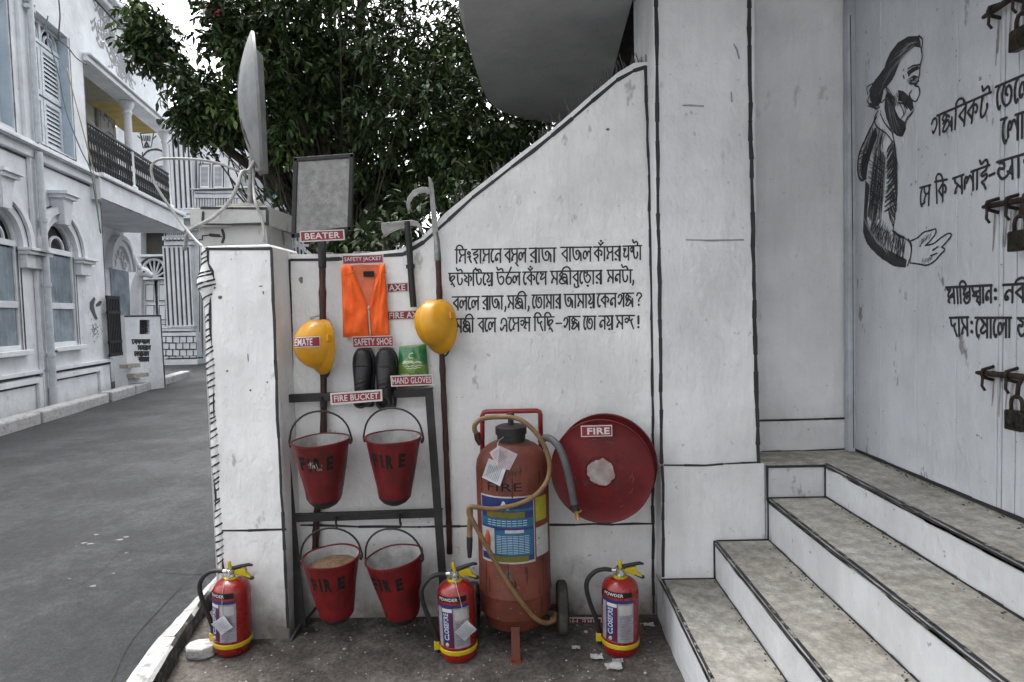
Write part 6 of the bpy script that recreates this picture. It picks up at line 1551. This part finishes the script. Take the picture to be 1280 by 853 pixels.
cc = Mr @ Vector((0, 0, Lr+.0022)); mb.add(pts+[cc], [(k, (k+1) % 26, 26) for k in range(26)]); mb.build('worn_centre', mat('worn_centre', (.30, .27, .26), .8, .2, 18, .2, 50, stain=(.22, .14, .13), samt=.7, sscale=22, thr=(.46, .60)), reel)
mb = MB()
for a in (-.62, .62, 2.5, -2.5): mb.add([Mr @ Vector((r_*math.cos(a+d), r_*math.sin(a+d), Lr+.0012)) for r_, d in ((.070, -.12), (.088, -.08), (.088, .08), (.070, .12))], [(0, 1, 2, 3)])
tag(mb.build('scuff', 'reel_dark', reel), kind='stuff')
mb = MB()
for k in range(30):
    a = random.uniform(0, 6.28); r0_ = random.uniform(.08, .19); P = [Mr @ Vector(((r0_+.004*math.sin(j))*math.cos(a+.06*j), r0_*math.sin(a+.06*j), Lr-.0115+(.0135 if r0_ < .15 else .008))) for j in range(random.randint(3, 6))]
    mb.ribbon(P, random.uniform(.0008, .0028), axd, 0, taper=True)
tag(mb.build('scratch', mat('reel_scratch', (.17, .05, .05), .7, .3, 40), reel), kind='stuff')
mb = MB(); mb.bar(Mr @ Vector((0, 0, -.003)), Vector((Cb_.x+.01, D-.002, Cb_.z)), .10, .12, Vector((0, 0, 1))); mb.build('wall_bracket', 'reel_dark', reel, bevel=.004)
hsP = [at(676, 552, 2.56), at(682, 547.5, 2.53), at(690, 550, 2.50), at(699, 560, 2.47), at(706, 577, 2.455), at(712, 600, 2.45), at(716, 620, 2.45), at(718.5, 634, 2.452)]
mb = MB(); mb.tube(spline(hsP, 6), .0148, 14); mb.build('outlet_hose', 'hose_grey', reel, smooth=True)
mb = MB(); mb.tube([at(718, 630, 2.452), at(719.5, 638, 2.452)], .0165, 12); mb.build('hose_clip', 'rubber', reel, smooth=40)
mb = MB(); mb.tube([at(719.5, 637, 2.452), at(721.5, 645, 2.45), at(722.5, 650, 2.448)], [.009, .0075, .009], 10); mb.tube([at(722, 642, 2.45), at(727, 638, 2.44)], .004, 8); mb.build('hose_nozzle', 'brass', reel, smooth=40)
# the sign lies on the turned disc
Yd = 2.478
sign([(726, 532.5), (765, 531.5), (765.5, 545.5), (726.5, 546.5)], Yd, 'FIRE', 'red sign FIRE stuck on the front of the hose reel', (.20, .92, .20, .80), .03, .08)
fs_ = sign([(688, 772), (752.5, 772.5), (752, 781.5), (688, 781)], 2.70, 'FIRE HOSE', 'fallen red sign upside down at the foot of the wall', (.06, .92, .20, .80), .01, .14, flip=True)
# ------------------------------------------------------------------ padlocks and bolts on the door
mat('rust', (.035, .024, .018), .7, .3, 40, .4, 120, metal=.3, stain=(.10, .055, .035), samt=.6, sscale=60)
mat('lock_brass', (.035, .030, .021), .45, .25, 40, .2, 90, metal=.7, stain=(.10, .075, .04), samt=.6, sscale=50)
def bolt(a, b_, staples):
    p, q = atX(*a, DX-.024), atX(*b_, DX-.024); d = (q-p).normalized(); mb = MB(); mb.tube([p, p+d*.03, q], [.006, .0095, .0095], 10)
    o = mb.build('sliding_bolt', 'rust', door, smooth=40)
    mb = MB()
    for s_ in staples:
        c = p.lerp(q, s_); mb.tube([Vector((DX+.002, c.y, c.z+.022)), Vector((DX-.034, c.y, c.z+.012)), Vector((DX-.038, c.y, c.z)), Vector((DX-.034, c.y, c.z-.012)), Vector((DX+.002, c.y, c.z-.022))], .0055, 8)
        mb.tube([Vector((DX-.034, c.y, c.z-.006)), Vector((DX-.036, c.y, c.z-.04)), Vector((DX-.030, c.y-.006, c.z-.055))], .0045, 6)
    mb.build('staple', 'rust', o, smooth=True)
    c = p.lerp(q, .30)
    mb = MB()
    for k in range(8):
        y = c.y+random.uniform(-.09, .06); z = c.z-random.uniform(.0, .03); mb.ribbon([Vector((DX-.0012, y+.002*j, z-.028*j*random.uniform(.8, 1.3))) for j in range(5)], random.uniform(.003, .010), DN, 0, taper=True)
    mb.build('rust_run', mat('rust_run', (.30, .295, .29), .85, .2, 30), o)
bolt((1229, 22), (1300, -26), (.18, .62)); bolt((1229, 259), (1300, 246), (.14, .5, .8)); bolt((1221, 466), (1300, 473), (.16, .55))
LG = 'padlocks on the white door'
def padlock(label, px, py, Yc_=0):
    c = atX(px, py, DX-.040)
    t = thing('padlock', label, 'padlock', c, (R(random.uniform(-4, 4)), 0, 0), LG)
    mb = MB(); w_, h, d = .034, .030, .014
    mb.poly([[(-w_, -h), (w_*.72, -h*1.02), (w_, -h*.8), (w_, h*.75), (w_*.8, h), (-w_*.82, h), (-w_, h*.85)]], lambda u, v, e: (d+e, -u, v), d*2); mb.build('lock_body', 'lock_brass', t, local=True, bevel=.004, seg=3)
    mb = MB(); mb.tube([(0, .021, h-.004), (0, .021, h+.022)]+[(0, .021*math.cos(math.pi*k/8), h+.022+.021*math.sin(math.pi*k/8)) for k in range(1, 8)]+[(0, -.021, h+.022), (0, -.021, h-.004)], .0055, 10); mb.build('shackle', 'rust', t, local=True, smooth=True)
    mb = MB(); mb.lathe([(.006, 0), (.006, .002)], 12, Matrix.Translation((-d-.001, 0, -.010)) @ Matrix.Rotation(R(-90), 4, 'Y')); mb.build('keyhole_plate', 'rust', t, local=True)
    mb = MB(); mb.tube([(.004, .004, h+.035), (.004, -.002, h+.075), (.012, -.008, h+.100)], .006, 8); mb.build('hasp', 'rust', t, local=True, smooth=True)
padlock('topmost padlock on the white door, partly out of view', 1277, 48)
padlock('dark padlock between the verse and the price notice on the door', 1275, 301)
padlock('lowest padlock on the door, under the price notice', 1271, 526)
# ------------------------------------------------------------------ dish antenna on its mast, cables
YM = 3.12
ds = thing('dish_antenna', 'weathered white dish antenna turned edge on above the gate post', 'dish antenna', at(316, 245, YM))
mb = MB(); mb.tube([at(313, 256, YM), at(315, 205, YM), at(319, 120, YM+.01)], .016, 10); mb.build('mast', 'steel', ds, smooth=40)
cD = at(316, 132, YM-.02); axD = Vector((.908, .412, .02)).normalized()
Md = Matrix.Translation(cD) @ axD.to_track_quat('Z', 'Y').to_matrix().to_4x4()
mat('dish_white', (.21, .218, .225), .6, .15, 9, .15, 40, stain=(.22, .21, .20), samt=.6, sscale=8)
RD = .332; prof_ = [(RD*k/14, -.055+.075*(k/14)**2) for k in range(1, 15)]
mb = MB(); mb.lathe(prof_+[(RD+.006, .024), (RD+.006, .012)]+[(r_, z-.012) for r_, z in reversed(prof_)], 48, Md); mb.build('reflector', 'dish_white', ds, smooth=40)
mb = MB()
for k in range(6):
    y0 = random.uniform(-.26, .2); x0 = random.uniform(-.25, .25); rr_ = math.hypot(x0, y0)
    mb.tube([Md @ Vector((x0+.004*j, y0-.03*j if True else 0, -.069+.075*(min(1, math.hypot(x0+.004*j, y0-.03*j)/RD))**2)) for j in range(4)], [.0015, .004, .003, .001], 5)
tag(mb.build('rust_streak', mat('dish_rust', (.165, .15, .135), .8, .3, 40), ds), kind='stuff')
mb = MB(); b0 = at(326, 150, YM-.03); mb.box((b0.x-.03, b0.y-.03, b0.z-.26), (b0.x+.012, b0.y+.04, b0.z+.33)); mb.build('side_panel', 'dish_white', ds, bevel=.006)
mb = MB(); mb.box((b0.x-.026, b0.y-.036, b0.z-.24), (b0.x+.008, b0.y-.031, b0.z-.08)); mb.build('rusty_plate', mat('rusty_plate', (.20, .15, .11), .8, .3, 20, .3, 60), ds)
mb = MB(); c9 = at(312, 138, YM-.06); mb.box((c9.x-.03, c9.y-.02, c9.z-.07), (c9.x+.03, c9.y+.02, c9.z+.05)); mb.build('clamp', 'dish_white', ds, bevel=.008)
def cable(label, px, Y, r, m='cable_white', name='cable', cat='cable', grp=None):
    mb = MB(); Ys = Y if isinstance(Y, list) else [Y]*len(px); mb.tube(spline([at(x, y, y_) for (x, y), y_ in zip(px, Ys)], 7), r, 8); return tag(mb.build(name, m, smooth=True), label, cat, grp)
mat('cable_white', (.34, .34, .335), .6, .15, 25)
cable('thick white cable looping from the dish down towards the pier', [(319, 200), (311, 213), (302, 216), (297, 232), (287, 252), (268, 271), (248, 282), (236, 290), (233, 300), (231, 312)], [3.08, 3.05, 3.0, 2.95, 2.92, 2.90, 2.90, 2.92, 2.96, 3.0], .0090)
cable('thin white cable reaching out over the lane and back to the pier', [(314, 216), (298, 214), (275, 205), (250, 200), (222, 198.5), (202, 199), (193, 203), (189, 212), (193, 228), (206, 250), (226, 278), (244, 300), (254, 309)], [3.05, 3.0, 2.95, 2.9, 2.85, 2.8, 2.8, 2.8, 2.8, 2.8, 2.8, 2.75, 2.7], .0060)
cable('white cable hanging straight down the front of the gate post', [(317, 206), (317, 232), (319, 252), (325, 268), (329, 282), (330, 303)], [3.09, 3.05, 2.93, 2.92, 2.92, 2.93], .0072)
cable('dark wire drooping behind the dish mast', [(330, 205), (331, 225), (336, 240), (341, 252)], 3.3, .008, 'rubber')
cable('green wire hanging down the front of the house by the shutters', [(60, 20), (58, 40), (72, 88), (83, 140), (100, 185), (113, 212), (118, 240), (126, 292)], 9.2, .009, mat('wire_green', (.10, .18, .17), .6))
cable('yellow wire hanging down the front of the house by the balcony', [(83, 85), (95, 130), (108, 180), (116, 212), (121, 250), (125, 290)], 9.25, .008, mat('wire_yellow', (.38, .29, .16), .6))
cable('dark wire curving across the house wall up to the roof', [(73, -5), (75, 20), (74, 48), (84, 58), (95, 72), (108, 81)], 9.6, .010, 'old_iron')
# ------------------------------------------------------------------ loose things on the ground
c = atZ(253, 819, .0)
mb = MB(); P = [(-.062, -.012), (-.040, -.045), (.030, -.048), (.060, -.020), (.058, .030), (.020, .048), (-.035, .040), (-.060, .018)]
mb.loft([[c+Vector((x*k+dx, y*k, z)) for x, y in P] for k, z, dx in ((.92, .002, 0), (1., .012, .002), (.99, .040, -.003), (.93, .049, -.002))]); o = mb.build('stone', 'kerb_white', bevel=.004)
tag(o, 'white topped flat stone block beside the gate pier extinguisher', 'stone')
def scrap(label, px, py, s_, m='label_white', seed=0):
    rnd = random.Random(seed); c = atZ(px, py, .016); mb = MB(); n_ = 5; vs = []
    for j in range(n_):
        for i in range(n_):
            vs.append(c+Vector(((i/4-.5)*s_*1.4+rnd.uniform(-.2, .2)*s_*.4, (j/4-.5)*s_+rnd.uniform(-.2, .2)*s_*.4, rnd.uniform(-.002, .35*s_*.4))))
    mb.add(vs, [(j*n_+i, j*n_+i+1, (j+1)*n_+i+1, (j+1)*n_+i) for j in range(4) for i in range(4)]); return tag(mb.build('paper_scrap', m), label, 'litter', 'white scraps on the pavement')
scrap('crumpled white paper scrap between the trolley wheel and the untagged extinguisher', 746, 821, .036, seed=1)
scrap('largest white paper scrap, lying in front of the untagged extinguisher', 767, 833, .046, seed=2)
scrap('silvery blue scrap touching the foot of the untagged extinguisher', 772, 826, .030, 'label_silver', 3)
scrap('tiny white scrap near the big trolley wheel', 720, 809, .024, seed=4)
scrap('white scrap at the wall corner near the steps', 811, 781, .034, seed=5)
mb = MB(); rp_ = random.Random(3)                               # fine grit
for i in range(420):
    x, y = rp_.uniform(-1.35, .5), rp_.uniform(1.7, 2.74); r_ = rp_.uniform(.0012, .0042)*(1.8 if rp_.random() < .06 else 1)
    if x < -1.1 and y > 2.55: continue
    mb.ball((x, y, .010), (r_*1.3, r_, r_*.7), 5, 4)
tag(mb.build('grit', mat('grit', (.40, .38, .35), .9, .2, 30)), 'fine pale grit scattered over the pavement by the wall', None, None, 'stuff')
mb = MB()
for i in range(12):
    p = atZ(rp_.gauss(150, 45), rp_.gauss(700, 35), -.010)
    if p.x > KX-.3: continue
    r_ = rp_.uniform(.006, .020); a = rp_.uniform(0, 3); mb.add([p+Vector((r_*(1.6 if k % 2 else .6)*math.cos(k*1.05+a), r_*.8*math.sin(k*1.05+a), .0005+rp_.random()*.0008)) for k in range(6)], [tuple(range(6))])
tag(mb.build('paint_spots', mat('paint_spot', (.17, .17, .17), .9, .2, 20)), 'pale paint spots splashed over the lane', None, None, 'stuff')
